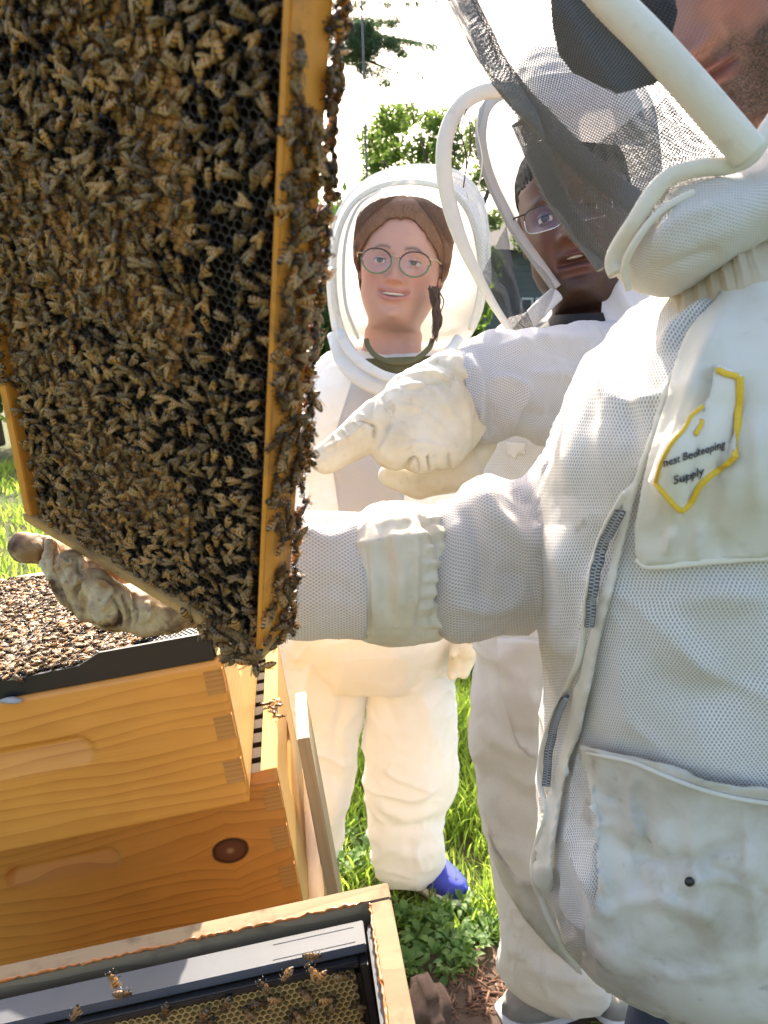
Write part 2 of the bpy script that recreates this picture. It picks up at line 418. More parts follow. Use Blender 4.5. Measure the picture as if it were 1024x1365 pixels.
M = {}
M['mesh'] = mesh_cloth('white_vented_mesh', pitch=.0030)
M['mesh_near'] = mesh_cloth('grey_white_vented_mesh', white=(.85, .84, .81), hole=(.34, .33, .32), pitch=.0027, dirt=.6, trans=.08)
M['mesh_sleeve'] = mesh_cloth('sleeve_vented_mesh', white=(.80, .77, .74), hole=(.40, .36, .36), pitch=.0031, dirt=.3, trans=.2)
M['mesh_far'] = mesh_cloth('fine_vented_mesh', white=(.84, .82, .82), hole=(.6, .58, .6), pitch=.0032, dirt=.05, trans=.35)
M['canvas'] = canvas('cream_canvas', (.74, .71, .62), (.40, .34, .24), .35)
M['canvas_white'] = canvas('white_cotton', (.84, .83, .81), (.74, .70, .62), .15, .24, .12, .6)
M['canvas_dirty'] = canvas('worn_canvas_pocket', (.70, .67, .60), (.34, .28, .19), .75)
M['frill'] = canvas('tan_gathered_cotton', (.60, .52, .40), (.42, .33, .22), .4)
M['leather'] = canvas('cream_goatskin', (.78, .73, .60), (.50, .38, .20), .6, .05, .3, .22)
M['leather_dirty'] = canvas('propolis_stained_goatskin', (.52, .40, .24), (.06, .03, .012), 1.0, .03, .9)
t = NT('grimy_goatskin'); g = t.geo(); f1 = t.noise(g, 26, 5, .6, .6); f2 = t.noise(g, 110, 4); vr = t.n('TexNoise'); vr.noise_type = 'RIDGED_MULTIFRACTAL'; t.l(g, vr.inputs['Vector']); vr.inputs['Scale'].default_value = 38; vr.inputs['Detail'].default_value = 3
c = t.mix(t.ramp(f1, [(.40, 0.0), (.58, .95)]), (.60, .47, .28), (.26, .13, .045)); c = t.mix(t.ramp(t.noise(g, 19, 4, .6), [(.54, 0.0), (.64, 1.0)]), c, (.07, .03, .014)); c = t.mix(t.ramp(f2, [(.58, 0.0), (.7, .6)]), c, (.09, .045, .02))
M['leather_dirty'] = t.fin(c, .6, t.bump(vr.outputs['Fac'], .7, .004, t.bump(f2, .5, .001)), .35)
M['piping'] = canvas('cream_piping', (.80, .76, .65), (.55, .5, .4), .35, .1, .6)
M['wood_top'] = wood('amber_pine_upper', (.80, .345, .060), (.54, .185, .022))
M['wood_low'] = wood('amber_pine_knotty', (.50, .22, .05), (.34, .12, .025), knot=None)
M['wood_side'] = wood('pale_pine_side', (.72, .44, .15), (.52, .27, .07), axis='Y')
M['end_grain'] = wood('joint_end_grain', (.58, .27, .075), (.34, .14, .035), ring=90, rough=.7)
M['wood_grey'] = wood('weathered_pine', (.30, .225, .135), (.17, .12, .07), rough=.75, dirt=.6)
M['wood_frame'] = wood('honey_stained_frame_wood', (.76, .31, .042), (.44, .16, .025), rough=.5, dirt=.7, axis='Z')
M['wood_frame_x'] = wood('honey_stained_bottom_bar', (.55, .33, .12), (.36, .18, .05), rough=.55, dirt=.5, axis='X')
M['lug'] = wood('shade_darkened_lug', (.085, .06, .04), (.05, .035, .022), rough=.8)  # frame end wood, colour darkened to stand in for shade on the lugs
M['wood_pale'] = wood('pale_board', (.50, .39, .26), (.38, .28, .17), rough=.6, axis='Z')
M['black_plastic'] = plain('black_plastic', (.012, .012, .013), .35)
M['grey_plastic'] = plain('grey_blue_plastic', (.060, .068, .080), .65, var=.35, scale=25)
M['wax_dark'] = plain('dark_old_comb', (.020, .011, .006), .5, var=.4, scale=200)
M['wax_cap'] = plain('tan_capped_brood', (.40, .19, .055), .75, var=.35, scale=350)
M['wax_yellow'] = plain('yellow_wax', (.40, .26, .085), .45, var=.3, scale=200)
M['propolis'] = plain('orange_propolis', (.42, .13, .015), .35, var=.5, scale=300)
M['metal'] = plain('zip_metal', (.42, .41, .40), .35)
M['dark_tape'] = plain('dark_zip_tape', (.10, .10, .105), .8)
M['patch_thread'] = plain('yellow_embroidery', (.75, .48, .03), .6, var=.25, scale=900)
M['ink'] = plain('dark_embroidery_thread', (.03, .03, .045), .7)
M['cap_cloth'] = plain('black_cap_cloth', (.012, .011, .010), .9, var=.3, scale=800)
M['denim'] = plain('blue_denim', (.04, .06, .12), .9, var=.3, scale=500)
M['shirt_olive'] = plain('olive_shirt', (.13, .12, .055), .9)
M['shirt_black'] = plain('black_shirt', (.01, .01, .011), .9)
M['blue_shoe'] = plain('blue_shoe_fabric', (.03, .05, .42), .6)
M['white_rubber'] = plain('white_rubber', (.7, .7, .7), .5)
M['grey_shoe'] = plain('pale_grey_shoe', (.34, .31, .27), .7, var=.25, scale=40)
M['brick'] = plain('red_brown_stone', (.20, .125, .085), .9, var=.5, scale=120)
M['concrete'] = plain('grey_concrete', (.33, .32, .30), .9, var=.25, scale=60)
M['teeth'] = plain('teeth', (.75, .70, .62), .3)
M['glass_frame'] = plain('dark_glasses_frame', (.03, .025, .02), .3)
M['green_frame'] = plain('green_glasses_rim', (.10, .20, .09), .25)
M['gold'] = plain('gold_wire', (.7, .5, .3), .25, metal=1.0)
M['silver'] = plain('silver_wire', (.55, .55, .56), .25, metal=1.0)
M['bark'] = plain('bark', (.10, .07, .05), .95, var=.4, scale=40)
M['cable'] = plain('cable_jacket', (.10, .09, .09), .6)
t = NT('spectacle_lens'); tr = t.n('BsdfTransparent'); tr.inputs[0].default_value = (.97, .97, .97, 1); gl = t.n('BsdfGlossy'); gl.inputs[0].default_value = (.85, .78, 1, 1); gl.inputs[1].default_value = .03
lw = t.n('LayerWeight'); lw.inputs[0].default_value = .25; mx = t.n('MixShader'); t.l(t.math('ADD', t.math('MULTIPLY', lw.outputs[0], .3), .035), mx.inputs[0]); t.l(tr.outputs[0], mx.inputs[1]); t.l(gl.outputs[0], mx.inputs[2]); t.l(mx.outputs[0], t.out.inputs[0]); M['lens'] = t.m
def veil_mat(name, col, pitch, width, spec=.4):
    t = NT(name); sp = t.n('SeparateXYZ'); t.l(t.uv(), sp.inputs[0])
    a = t.math('LESS_THAN', t.math('FRACT', t.math('ADD', t.math('DIVIDE', sp.outputs[0], pitch), 300.0)), width)
    b = t.math('LESS_THAN', t.math('FRACT', t.math('ADD', t.math('DIVIDE', sp.outputs[1], pitch), 300.0)), width)
    f = t.math('MAXIMUM', a, b); t.fin(col, .6, None, spec)
    tr = t.n('BsdfTransparent'); mx = t.n('MixShader'); t.l(f, mx.inputs[0]); t.l(tr.outputs[0], mx.inputs[1]); t.l(t.b.outputs[0], mx.inputs[2]); t.l(mx.outputs[0], t.out.inputs[0]); return t.m
M['veil'] = veil_mat('grey_veil_netting', (.12, .12, .12), .0015, .40)
M['veil_dense'] = veil_mat('folded_veil_netting', (.20, .195, .19), .0019, .30)
M['veil_bunch'] = veil_mat('bunched_veil_netting', (.20, .195, .185), .0012, .46)
M['veil_fine'] = veil_mat('fine_black_veil_netting', (.035, .035, .037), .0016, .17, .2)
M['veil_clear'] = veil_mat('fine_pale_veil_netting', (.12, .12, .12), .0020, .05, .2)

# ------------------------------------------------------------------ ground, sky side, background
def ground():
    t = NT('lawn_soil'); g = t.geo(); f = t.noise(g, 3, 5); f2 = t.noise(g, 60, 4); f3 = t.noise(g, .25, 2)
    c = t.mix(t.ramp(f2, [(.35, 0.0), (.65, 1.0)]), (.040, .052, .016), (.085, .110, .035)); c = t.mix(t.ramp(f, [(.55, 0.0), (.7, .8)]), c, (.10, .065, .035))
    t.fin(c, .9, t.bump(f2, .6, .02), .2)
    n = 60; xs = np.concatenate([-np.geomspace(220, .3, 30), np.geomspace(.3, 220, 30)]); ys = np.concatenate([[-200, -60, -20, -8, -3, -1], np.geomspace(.4, 300, 54)])
    X, Y = np.meshgrid(xs, ys); Z = .02 * fbm(np.stack([X, Y, X * 0], -1), .8, 3) * (np.hypot(X, Y) < 30) - .01
    V = np.stack([X, Y, Z], -1).reshape(-1, 3)
    tag(mesh('ground', V, [f[::1] for f in grid_faces(len(ys), len(xs), False)], t.m), kind='structure')
ground()
def ground_px(px, py):
    d = U(px, py, 1.0) - CAM; k = -CAMZ / d[2]; return CAM + d * k

def blades(n, xr, yr, h, w, seed, mask=None, lean=.6):
    r = np.random.default_rng(seed); x = r.uniform(*xr, n); y = r.uniform(*yr, n)
    cl = vnoise(np.stack([x, y, x * 0], -1), 5, 9)
    keep = r.random(n) < .35 + .65 * (cl > -.25)
    if mask is not None: keep &= mask(x, y)
    x, y, cl = x[keep], y[keep], cl[keep]; n = len(x)
    a = r.uniform(0, 6.28, n); hh = h * (.5 + r.random(n)) * (1 + .5 * cl); b = a + r.normal(0, .7, n) + 1.57; ln = lean * hh * r.uniform(.2, 1.2, n); ww = w * r.uniform(.6, 1.3, n)
    V = []
    for k, (t, wd) in enumerate(((0, 1), (.35, .95), (.7, .6), (1, .05))):
        cx = x + np.cos(b) * ln * t ** 1.8; cy = y + np.sin(b) * ln * t ** 1.8; cz = hh * t * (1 - .25 * t)
        for s in (-1, 1): V.append(np.stack([cx + s * np.cos(a) * ww * wd / 2, cy + s * np.sin(a) * ww * wd / 2, cz], -1))
    V = np.stack(V, 1).reshape(-1, 3); o = np.arange(n)[:, None] * 8
    F = np.concatenate([o + np.array([[2 * k, 2 * k + 1, 2 * k + 3, 2 * k + 2]]) for k in range(3)], 0).tolist()
    return V, F
M['grass'] = leaf_mat('grass_blades', (.11, .19, .02), (.26, .33, .05), .6)
M['weed'] = leaf_mat('weed_leaves', (.09, .18, .05), (.18, .28, .08), .5)
M['leaf_tree'] = leaf_mat('broad_tree_leaves', (.07, .12, .02), (.14, .20, .04), .55)
M['leaf_pine'] = leaf_mat('pine_needles', (.05, .085, .04), (.09, .13, .06), .4)
M['leaf_hedge'] = leaf_mat('hedge_leaves', (.04, .085, .02), (.09, .15, .035), .4)
far = lambda x, y: ~((x > -.62) & (x < .05) & (y < 1.32)) & ~((x > .02) & (x < .42) & (y < 1.62) & (y + x * .2 < 1.55))
V1 = join([(*blades(34000, (-.5, 1.0), (1.3, 3.3), .085, .006, 1, far),), (*blades(26000, (-4.6, 1.6), (1.9, 8.0), .10, .012, 2, far),)])
tag(mesh('grass', V1[0], V1[1], M['grass']), 'bright green lawn grass with long and short blades around the hives', 'grass', kind='stuff')

def weed(loc, n, s, seed):
    r = random.Random(seed); Vs, Fs = [], []; stem = []
    for i in range(n):
        a = r.uniform(0, 6.28); el = r.uniform(.2, 1.2); l = s * r.uniform(.5, 1.0); bh = r.uniform(0, s * .9); L = Vector((math.cos(a) * math.cos(el), math.sin(a) * math.cos(el), math.sin(el)))
        base = Vector(loc) + Vector((math.cos(a), math.sin(a), 0)) * r.uniform(0, s * .5) + Vector((0, 0, bh)); side = L.cross(Vector((0, 0, 1))).normalized(); up = side.cross(L)
        o = len(Vs); prof = [(0, .04), (.25, .34), (.55, .40), (.8, .22), (1, .02)]
        for t_, w in prof:
            c = base + L * l * t_ - Vector((0, 0, 1)) * l * .45 * t_ * t_
            for q in (-1, 0, 1): Vs.append(c + side * q * w * l * .52 + up * abs(q) * w * l * .25)
        for k in range(4):
            for q in (0, 1): Fs.append([o + 3 * k + q, o + 3 * k + q + 1, o + 3 * k + q + 4, o + 3 * k + q + 3])
    return np.array(Vs), Fs
wl = [(555, 1265), (585, 1250), (610, 1280), (600, 1300), (630, 1270), (570, 1235), (545, 1240), (650, 1255), (560, 1245), (600, 1262), (575, 1285), (545, 1300), (620, 1290), (590, 1225), (640, 1240), (530, 1230), (615, 1215), (488, 1150), (470, 1120), (465, 1165)]
for i, (px, py) in enumerate(wl):
    g = ground_px(px, py); V, Fc = weed(g, 30, .048, 30 + i)
    o = mesh('weed_plant', V, Fc, M['weed'])
    tag(o, 'small broadleaf weed with oval leaves growing in the grass beside the hive boxes', 'weed', 'broadleaf weeds in the grass')

def twigs():
    r = random.Random(5); parts = []
    for i in range(420):
        px = r.uniform(585, 720); py = r.uniform(1285, 1365); g = ground_px(px, py); a = r.uniform(0, 3.14); l = r.uniform(.01, .05); rr = r.uniform(.001, .004)
        g[2] = r.uniform(.004, .016); d = np.array([math.cos(a), math.sin(a), r.uniform(-.2, .2)]) * l / 2
        V, Fc, _ = tube(np.array([g - d, g + d * .2 + [0, 0, .002], g + d]), rr, nu=4, flat=.5); parts.append((V, Fc))
    V, Fc, _ = join(parts); tag(mesh('mulch', V, Fc, plain('brown_mulch', (.20, .11, .07), .9, var=.6, scale=90)), 'brown twigs and bark mulch on the soil beside the stone', 'mulch', kind='stuff')
    soil = [ground_px(*p) for p in ((560, 1275), (640, 1262), (760, 1290), (840, 1380), (560, 1400))]
    tag(mesh('soil', [(*p[:2], .013) for p in soil], [[0, 1, 2, 3, 4][::-1]], plain('damp_soil', (.07, .045, .03), .95, var=.5, scale=60)), kind='structure')
twigs()

def leafcloud(clumps, n, size, seed, aspect=.6, droop=0):
    r = np.random.default_rng(seed); Vs = []
    C = np.array([c[:3] for c in clumps]); R = np.array([c[3:6] for c in clumps]); vol = R.prod(1) ** (2 / 3); k = r.choice(len(C), n, p=vol / vol.sum())
    d = r.normal(size=(n, 3)); d /= np.linalg.norm(d, axis=1, keepdims=True); P = C[k] + d * R[k] * (r.random((n, 1)) ** .45)
    a = r.normal(size=(n, 3)); a[:, 2] -= droop; a /= np.linalg.norm(a, axis=1, keepdims=True); b = np.cross(a, r.normal(size=(n, 3))); b /= np.linalg.norm(b, axis=1, keepdims=True)
    s = size * r.uniform(.6, 1.4, (n, 1))
    V = np.stack([P - a * s, P + b * s * aspect, P + a * s, P - b * s * aspect], 1).reshape(-1, 3)
    return V, (np.arange(n)[:, None] * 4 + np.array([0, 1, 2, 3])).tolist()
def tree(label, base, clumps, n, size, mat, limbs, cat='tree', **k):
    root = empty('tree', base, label, cat)
    V, Fc = leafcloud(clumps, n, size, abs(hash(label)) % 1 + n, **k); mesh('crown', V, Fc, mat, root, smooth=False)
    parts = [tube(catmull(np.array(l)[:, :3], 12), catmull(np.array(l)[:, 3:4], 12)[:, 0], nu=7) for l in limbs]
    V, Fc, _ = join(parts); mesh('trunk', V, Fc, M['bark'], root)
# broadleaf tree behind the woman
def pxc(px, py, d, r): p = U(px, py, d); return (*p, r, r, r)
rr = random.Random(3)
cl = []
for (px, py) in [(500,190),(520,172),(545,158),(570,162),(590,165),(500,225),(530,210),(560,200),(600,200),(590,235),(490,248),(540,245),(640,180),(670,170),(640,230),(680,210),(700,260),(620,270),(660,290),(570,280),(530,290),(610,330),(700,320),(650,350),(560,340)]:
    cl.append(pxc(px + rr.uniform(-6, 6), py + rr.uniform(-6, 6), 11 + rr.uniform(-1, 1), rr.uniform(.16, .30)))
b = ground_px(600, 590); tb = U(600, 430, 11)
tree('leafy green broadleaf tree behind the woman under the white sky', (tb[0], tb[1], 0), cl, 19000, .030, M['leaf_tree'],
     [[(tb[0], tb[1], 0, .16), (tb[0], tb[1], 1.5, .12), (*U(590, 330, 11), .07), (*U(575, 240, 11), .03), (*U(560, 180, 11), .01)],
      [(*U(592, 350, 11), .07), (*U(640, 280, 11), .04), (*U(670, 200, 11), .015)], [(*U(590, 300, 11), .05), (*U(530, 240, 11), .02), (*U(500, 200, 11), .01)]])
# pine: boughs reach into the picture at the top
cl = []
def bough(a, b, n, d, r):
    for i in range(n):
        t_ = i / (n - 1); cl.append((*U(a[0] + (b[0] - a[0]) * t_ + rr.uniform(-5, 5), a[1] + (b[1] - a[1]) * t_ + rr.uniform(-4, 4), d + rr.uniform(-.3, .3)), r * (1.15 - .6 * t_), r * (1.15 - .6 * t_), r * (.6 - .25 * t_)))
bough((440, 40), (584, 62), 16, 8, .085); bough((440, 10), (575, 2), 9, 8, .07); bough((440, 60), (515, 112), 12, 8, .10); bough((450, 80), (565, 104), 10, 8, .05); bough((480, 40), (540, 75), 9, 8, .11); bough((445, 35), (530, 30), 9, 8, .12); bough((470, 60), (500, 70), 6, 8, .15)
bough((400, -60), (560, -40), 12, 8, .2)
pb = U(330, 430, 8.3)
tree('dark pine whose boughs hang into the sky above the woman', (pb[0], pb[1], 0), [(*c[:3], c[3] * 1.35, c[4] * 1.35, c[5] * 1.35) for c in cl], 20000, .046, M['leaf_pine'],
     [[(pb[0], pb[1], 0, .2), (pb[0], pb[1], 3, .16), (*U(335, -60, 8.3), .10), (*U(340, -300, 8.3), .05)], [(*U(335, 40, 8.2), .05), (*U(440, 40, 8), .03), (*U(575, 60, 8), .008)], [(*U(335, 0, 8.2), .05), (*U(440, 60, 8), .03), (*U(540, 100, 8), .006)]], aspect=.09)
# hedge left
cl = [pxc(px + rr.uniform(-8, 8), py + rr.uniform(-8, 8), 6.5 + rr.uniform(-.4, .4), .28) for px in range(300, 470, 28) for py in range(300, 520, 28)]
hb = U(400, 430, 6.5); tree('dense green shrub between the lifted comb and the woman', (hb[0], hb[1], 0), cl, 9000, .045, M['leaf_hedge'], [[(hb[0], hb[1], 0, .08), (hb[0], hb[1], .8, .06), (hb[0] + .1, hb[1], 1.6, .02)]], cat='shrub')
cl = [pxc(px, py, 9 + rr.uniform(-.4, .4), .42) for px in range(-400, 300, 45) for py in (400, 440, 480, 520)]
hb = U(-20, 430, 9); tree('long sunlit hedge along the far edge of the lawn at left', (hb[0], hb[1], 0), cl, 14000, .06, M['leaf_hedge'], [[(hb[0], hb[1], 0, .08), (hb[0], hb[1], .6, .06), (hb[0] + .1, hb[1], 1.2, .02)]], cat='hedge')
cl = [pxc(px + rr.uniform(-8, 8), py + rr.uniform(-8, 8), 7 + rr.uniform(-.3, .3), .10) for px in (600, 612, 625, 640) for py in (400, 420, 440, 385)]
hb = U(618, 430, 7); tree('small bright green bush in front of the dark house', (hb[0], hb[1], 0), cl, 1600, .03, M['leaf_tree'], [[(hb[0], hb[1], 0, .03), (hb[0], hb[1], .8, .02), (hb[0], hb[1], 1.4, .01)]], cat='bush')

# house seen through the veil
hx = U(628, 430, 15); hr = U(1150, 430, 17)
house = empty('house', (hx[0], hx[1], 0), 'dark grey-green clapboard house with white windows far behind the man in glasses', 'house')
e1 = np.array([hr[0] - hx[0], hr[1] - hx[1], 0]); L = np.linalg.norm(e1); e1 /= L; e2 = np.array([-e1[1], e1[0], 0]) ; HM = np.eye(4); HM[:3, 0] = e1; HM[:3, 1] = e2; HM[:3, 2] = (0, 0, 1); HM[:3, 3] = (hx[0], hx[1], 0)
V, Fc = box((0, .03, 0), (L, 4, 2.76), HM); mesh('wall', V, Fc, plain('grey_green_paint', (.10, .12, .11), .8), house, smooth=False)
sid = None
for k in range(23):
    V, Fc = box((0, 0, k * .12), (L, .028, k * .12 + .112), HM); V[:4, 2] += 0
    mesh('siding_board', V, Fc, bpy.data.materials['grey_green_paint'], house, smooth=False)
V = xf(HM, [(-.3, -.3, 2.76), (L + .3, -.3, 2.76), (L + .3, 4.3, 2.76), (-.3, 4.3, 2.76), (-.3, 2, 3.6), (L + .3, 2, 3.6)])
mesh('roof', V, [[0, 1, 5, 4], [2, 3, 4, 5], [0, 4, 3], [1, 2, 5], [3, 2, 1, 0]], plain('roof_shingle', (.09, .085, .08), .9), house, smooth=False)
wt = plain('white_trim', (.7, .7, .68), .6); gt = plain('window_glass', (.05, .06, .07), .1)
for wx in (1.0, 1.32, 1.64, 2.4, 3.6):
    fr = [box((wx, -.04, 1.35), (wx + .26, -.002, 1.39), HM), box((wx, -.04, 1.86), (wx + .26, -.002, 1.9), HM), box((wx, -.041, 1.39), (wx + .035, -.003, 1.86), HM), box((wx + .225, -.041, 1.39), (wx + .26, -.003, 1.86), HM)]
    V, Fc, _ = join(fr); w = mesh('window', V, Fc, wt, house, smooth=False)
    V, Fc = box((wx + .036, -.015, 1.391), (wx + .224, -.004, 1.859), HM); mesh('pane', V, Fc, gt, w, smooth=False)
# bits of garden colour in front of the house
p = U(592, 382, 7.5)
kb = empty('storage_crate', (p[0], p[1], 0), 'faded orange garden crate on a post behind the woman', 'crate')
V, Fc = box((p[0] - .09, p[1] - .08, p[2] - .09), (p[0] + .09, p[1] + .08, p[2] + .09), bev=.01); mesh('crate_body', V, Fc, plain('faded_orange_wood', (.45, .2, .08), .7), kb)
V, Fc = box((p[0] - .04, p[1] - .04, 0), (p[0] + .04, p[1] + .04, p[2] - .09)); mesh('post', V, Fc, M['bark'], kb)
# overhead cable
q = np.array([U(481, -80, 7.0), U(482, 0, 6.9), U(484, 60, 6.8), U(486, 140, 6.7), U(489, 225, 6.6), U(492, 330, 6.5), U(500, 470, 6.45)])
V, Fc, _ = tube(catmull(q, 40), .009, nu=6); o = mesh('cable', V, Fc, M['cable']); tag(o, 'thin dark cable hanging down past the pine into the garden', 'cable')

# ------------------------------------------------------------------ hives
BM = np.eye(4)
BM[:3, :3] = [[.98152222, -.12963123, -.14074759], [.12972167, .9915134, -.00857144], [.14066424, -.00984495, .99000841]]
BM[:3, 3] = (-.14637943, .74308398, .91224)
def LP(Mx, px, py, ax, val):
    """local coordinates where the ray through a photo pixel meets the local plane ax = val"""
    I = np.linalg.inv(Mx); o = I[:3, :3] @ CAM + I[:3, 3]; d = I[:3, :3] @ (U(px, py, 1.0) - CAM); k = (val - o[ax]) / d[ax]; return o + d * k
def local_obj(name, V, Fc, mat, parent, **k):
    o = mesh(name, V, Fc, mat, None, **k); o.parent = parent; return o
def set_matrix(o, Mx): o.matrix_basis = Matrix([list(r) for r in Mx]); return o

def panel_grid(x0, x1, z0, z1, y, th, hand=None, nx=150, nz=54):
    """board in the local xz plane with a routed hand hold (cx, cz, half width, half height, depth)"""
    xs = np.linspace(x0, x1, nx); zs = np.linspace(z0, z1, nz); X, Z = np.meshgrid(xs, zs); D = np.zeros_like(X)
    if hand:
        cx, cz, hw, hh, dp = hand
        ux = np.clip((np.abs(X - cx) - (hw - hh)) / hh, 0, 2); uz = (Z - cz) / hh; r = np.hypot(ux, uz)
        prof = np.clip((uz + 1) / 1.9, 0, 1)
        D = dp * np.where(r < 1, np.clip((1 - r) / .12, 0, 1), 0) * prof
    e = .0012; edge = np.minimum.reduce([X - x0, x1 - X, Z - z0, z1 - Z]); D += np.where(edge < 1e-9, e, 0)
    Vf = np.stack([X, y + D, Z], -1).reshape(-1, 3); Fc = [f for f in grid_faces(nz, nx, False)]
    n = nx * nz; idx = [j for j in range(nx)] + [i * nx + nx - 1 for i in range(1, nz)] + [(nz - 1) * nx + j for j in range(nx - 2, -1, -1)] + [i * nx for i in range(nz - 2, 0, -1)]
    Vb = Vf[idx].copy(); Vb[:, 1] = y + th; m = len(idx)
    Fc += [[idx[(i + 1) % m], idx[i], n + i, n + (i + 1) % m] for i in range(m)] + [[n + i for i in range(m)]]
    return np.concatenate([Vf, Vb]), Fc

def hive_box(label, Mx, W, D, H, mats, hand=None, fingers=3, name='hive_box', hold=True, side_hand=True, zf=None):
    root = empty(name, (0, 0, 0), label, 'hive box'); set_matrix(root, Mx)
    T = .019; fm, sm = mats
    V, Fc = panel_grid(-W + .0, 0, 0, H, 0, T, hand); o = local_obj('front_panel', V, Fc, fm, root)
    sh = (.0, 0, 0, 0, 0)
    # side panel: grid board built in xz then turned onto the yz plane
    V, Fc = panel_grid(T + .0004, D - T - .0004, 0, H, 0, T, (D * .5, H * .60, .075, .016, .010) if side_hand else None, 110, 50)
    V2 = np.stack([-V[:, 1], V[:, 0], V[:, 2]], -1); local_obj('side_panel', V2, [f for f in Fc], sm, root)
    V2 = np.stack([-W + V[:, 1], V[:, 0], V[:, 2]], -1); local_obj('side_panel', V2, [f[::-1] for f in Fc], sm, root)
    V, Fc = box((-W, D - T, 0), (0, D, H), bev=.001); local_obj('back_panel', V, Fc, sm, root, smooth=False)
    pitch = H / fingers
    zs = zf or [pitch * (k + .5) for k in range(fingers)]; fh = .0142 if H < .2 else .0155
    V, Fc = box((-T - .0006, -.0006, -fh), (.0006, .006, fh), bev=.0007)
    fmesh = None
    for zc in zs:
        for xs, mir in ((0, 1), (-W + T, 1)):
            if fmesh is None:
                f = local_obj('joint_finger', V, Fc, M['end_grain'], root, smooth=False); fmesh = f.data
            else:
                f = bpy.data.objects.new('joint_finger', fmesh); COL.objects.link(f); f.parent = root
            f.location = (xs + (0 if xs == 0 else 0), 0, zc)
    return root
knot_low = None
UPH = .168
upper = hive_box('upper amber pine hive box topped by the black plastic frames and bees', BM, .505, .413, UPH, (M['wood_top'], M['wood_side']),
                 hand=(-.262, .098, .118, .017, .009), zf=[.147, .094, .041])
c = LP(BM, 369, 1036, 2, 0)
LM = BM.copy(); LH = .244
off = np.array([c[0], c[1], -LH]); LM[:3, 3] = BM[:3, :3] @ off + BM[:3, 3]
kn = LP(LM, 307, 1134, 1, 0)
M['wood_low'] = wood('amber_pine_with_knot', (.68, .265, .045), (.42, .135, .018), knot=(kn[0], kn[2], .021))
fz = [LP(LM, *p, 1, 0)[2] for p in ((366, 1064), (373, 1117), (382, 1168))]
hc = LP(LM, 80, 1160, 1, 0)
lower = hive_box('knotty pine hive box below the upper box, full of frame ends along its right wall', LM, .505, .413, LH, (M['wood_low'], M['wood_side']), hand=(hc[0] + .005, hc[2], .062, .015, .010), zf=fz)
print('lower corner local', c, 'knot', kn, fz, hc)
V, Fc = box((-.505, .0, -.45), (.02, .413, -.004), bev=.002); o = mesh('hive_box', V, Fc, M['wood_side'], None, smooth=False); set_matrix(o, LM)
tag(o, 'plain bottom hive box the knotty box stands on', 'hive box')
# frames hanging in the lower box: their lugs show beside the upper box
V, Fc = box((-.484, -.0125, -.016), (-.0195, .0125, -.004), bev=.0008); lug = None
for k in range(10):
    y = .034 + k * .0362
    if lug is None: o = mesh('hanging_comb', V, Fc, M['lug'], None, smooth=False); lug = o.data
    else: o = bpy.data.objects.new('hanging_comb', lug); COL.objects.link(o)
    T4 = np.eye(4); T4[:3, 3] = (0, y, LH); set_matrix(o, LM @ T4)
    tag(o, 'weathered wooden frame end hanging in the knotty hive box', 'hive frame', 'frames hanging in the knotty hive box')
# dark block filling the rebate in place of the shadow gap below them
V, Fc = box((-.484, .0195, LH - .16), (-.0198, .393, LH - .03)); o = local_obj('gap_shade_block', V, Fc, M['wax_dark'], lower, smooth=False)

# pale board standing beside the lower box
a = LP(LM, 396, 986, 1, .16); b = LP(LM, 424, 1192, 1, .16); a2 = LP(LM, 409, 986, 1, .16)
V = []; z0 = b[2] - .35
x0, x1 = a[0], a2[0] + .004
V, Fc = box((x0, .16, z0), (x1, .30, a[2]), bev=.001); o = mesh('wooden_board', V, Fc, M['wood_pale'], None, smooth=False); set_matrix(o, LM)
tag(o, 'pale unfinished board standing upright against the right side of the knotty hive box', 'board')

# ---- hexagon comb as geometry
def comb_mesh(w, h, pitch, depth, state, slots=(0, 1, 2), rim=.80, seed=0):
    """cells in the local xz plane facing -y; state(x, z) -> 0 empty, 1 capped, 2 open yellow; returns V, F, material index"""
    r = pitch / math.sqrt(3); rows = int(h / (1.5 * r)); cols = int(w / pitch); V, Fc, mi = [], [], []
    ang = [math.radians(30 + 60 * k) for k in range(6)]; ca = np.cos(ang); sa = np.sin(ang); rg = random.Random(seed)
    for j in range(rows):
        for i in range(cols):
            cx = (i + .5 + .5 * (j % 2)) * pitch; cz = (j + .6) * 1.5 * r
            if cx > w - pitch * .3: continue
            st = state(cx, cz); o = len(V)
            if st == 1:
                hgt = -.0010 - rg.random() * .0005
                V += [(cx + r * ca[k], .0002, cz + r * sa[k]) for k in range(6)] + [(cx + r * .62 * ca[k], hgt, cz + r * .62 * sa[k]) for k in range(6)] + [(cx, hgt * 1.15, cz)]
                for k in range(6):
                    k2 = (k + 1) % 6; Fc.append([o + k, o + k2, o + 6 + k2, o + 6 + k]); Fc.append([o + 6 + k, o + 6 + k2, o + 12]); mi += [1, 1]
            else:
                q = rim + rg.uniform(-.03, .03)
                V += [(cx + r * ca[k], 0, cz + r * sa[k]) for k in range(6)] + [(cx + r * q * ca[k], -.0002, cz + r * q * sa[k]) for k in range(6)] + [(cx + r * q * .92 * ca[k], depth, cz + r * q * .92 * sa[k]) for k in range(6)]
                s = 0 if st == 0 else 2
                for k in range(6):
                    k2 = (k + 1) % 6; Fc.append([o + k, o + k2, o + 6 + k2, o + 6 + k]); Fc.append([o + 6 + k, o + 6 + k2, o + 12 + k2, o + 12 + k]); mi += [s, s]
                Fc.append([o + 12 + k for k in range(6)]); mi.append(0)
    return np.array(V), Fc, mi

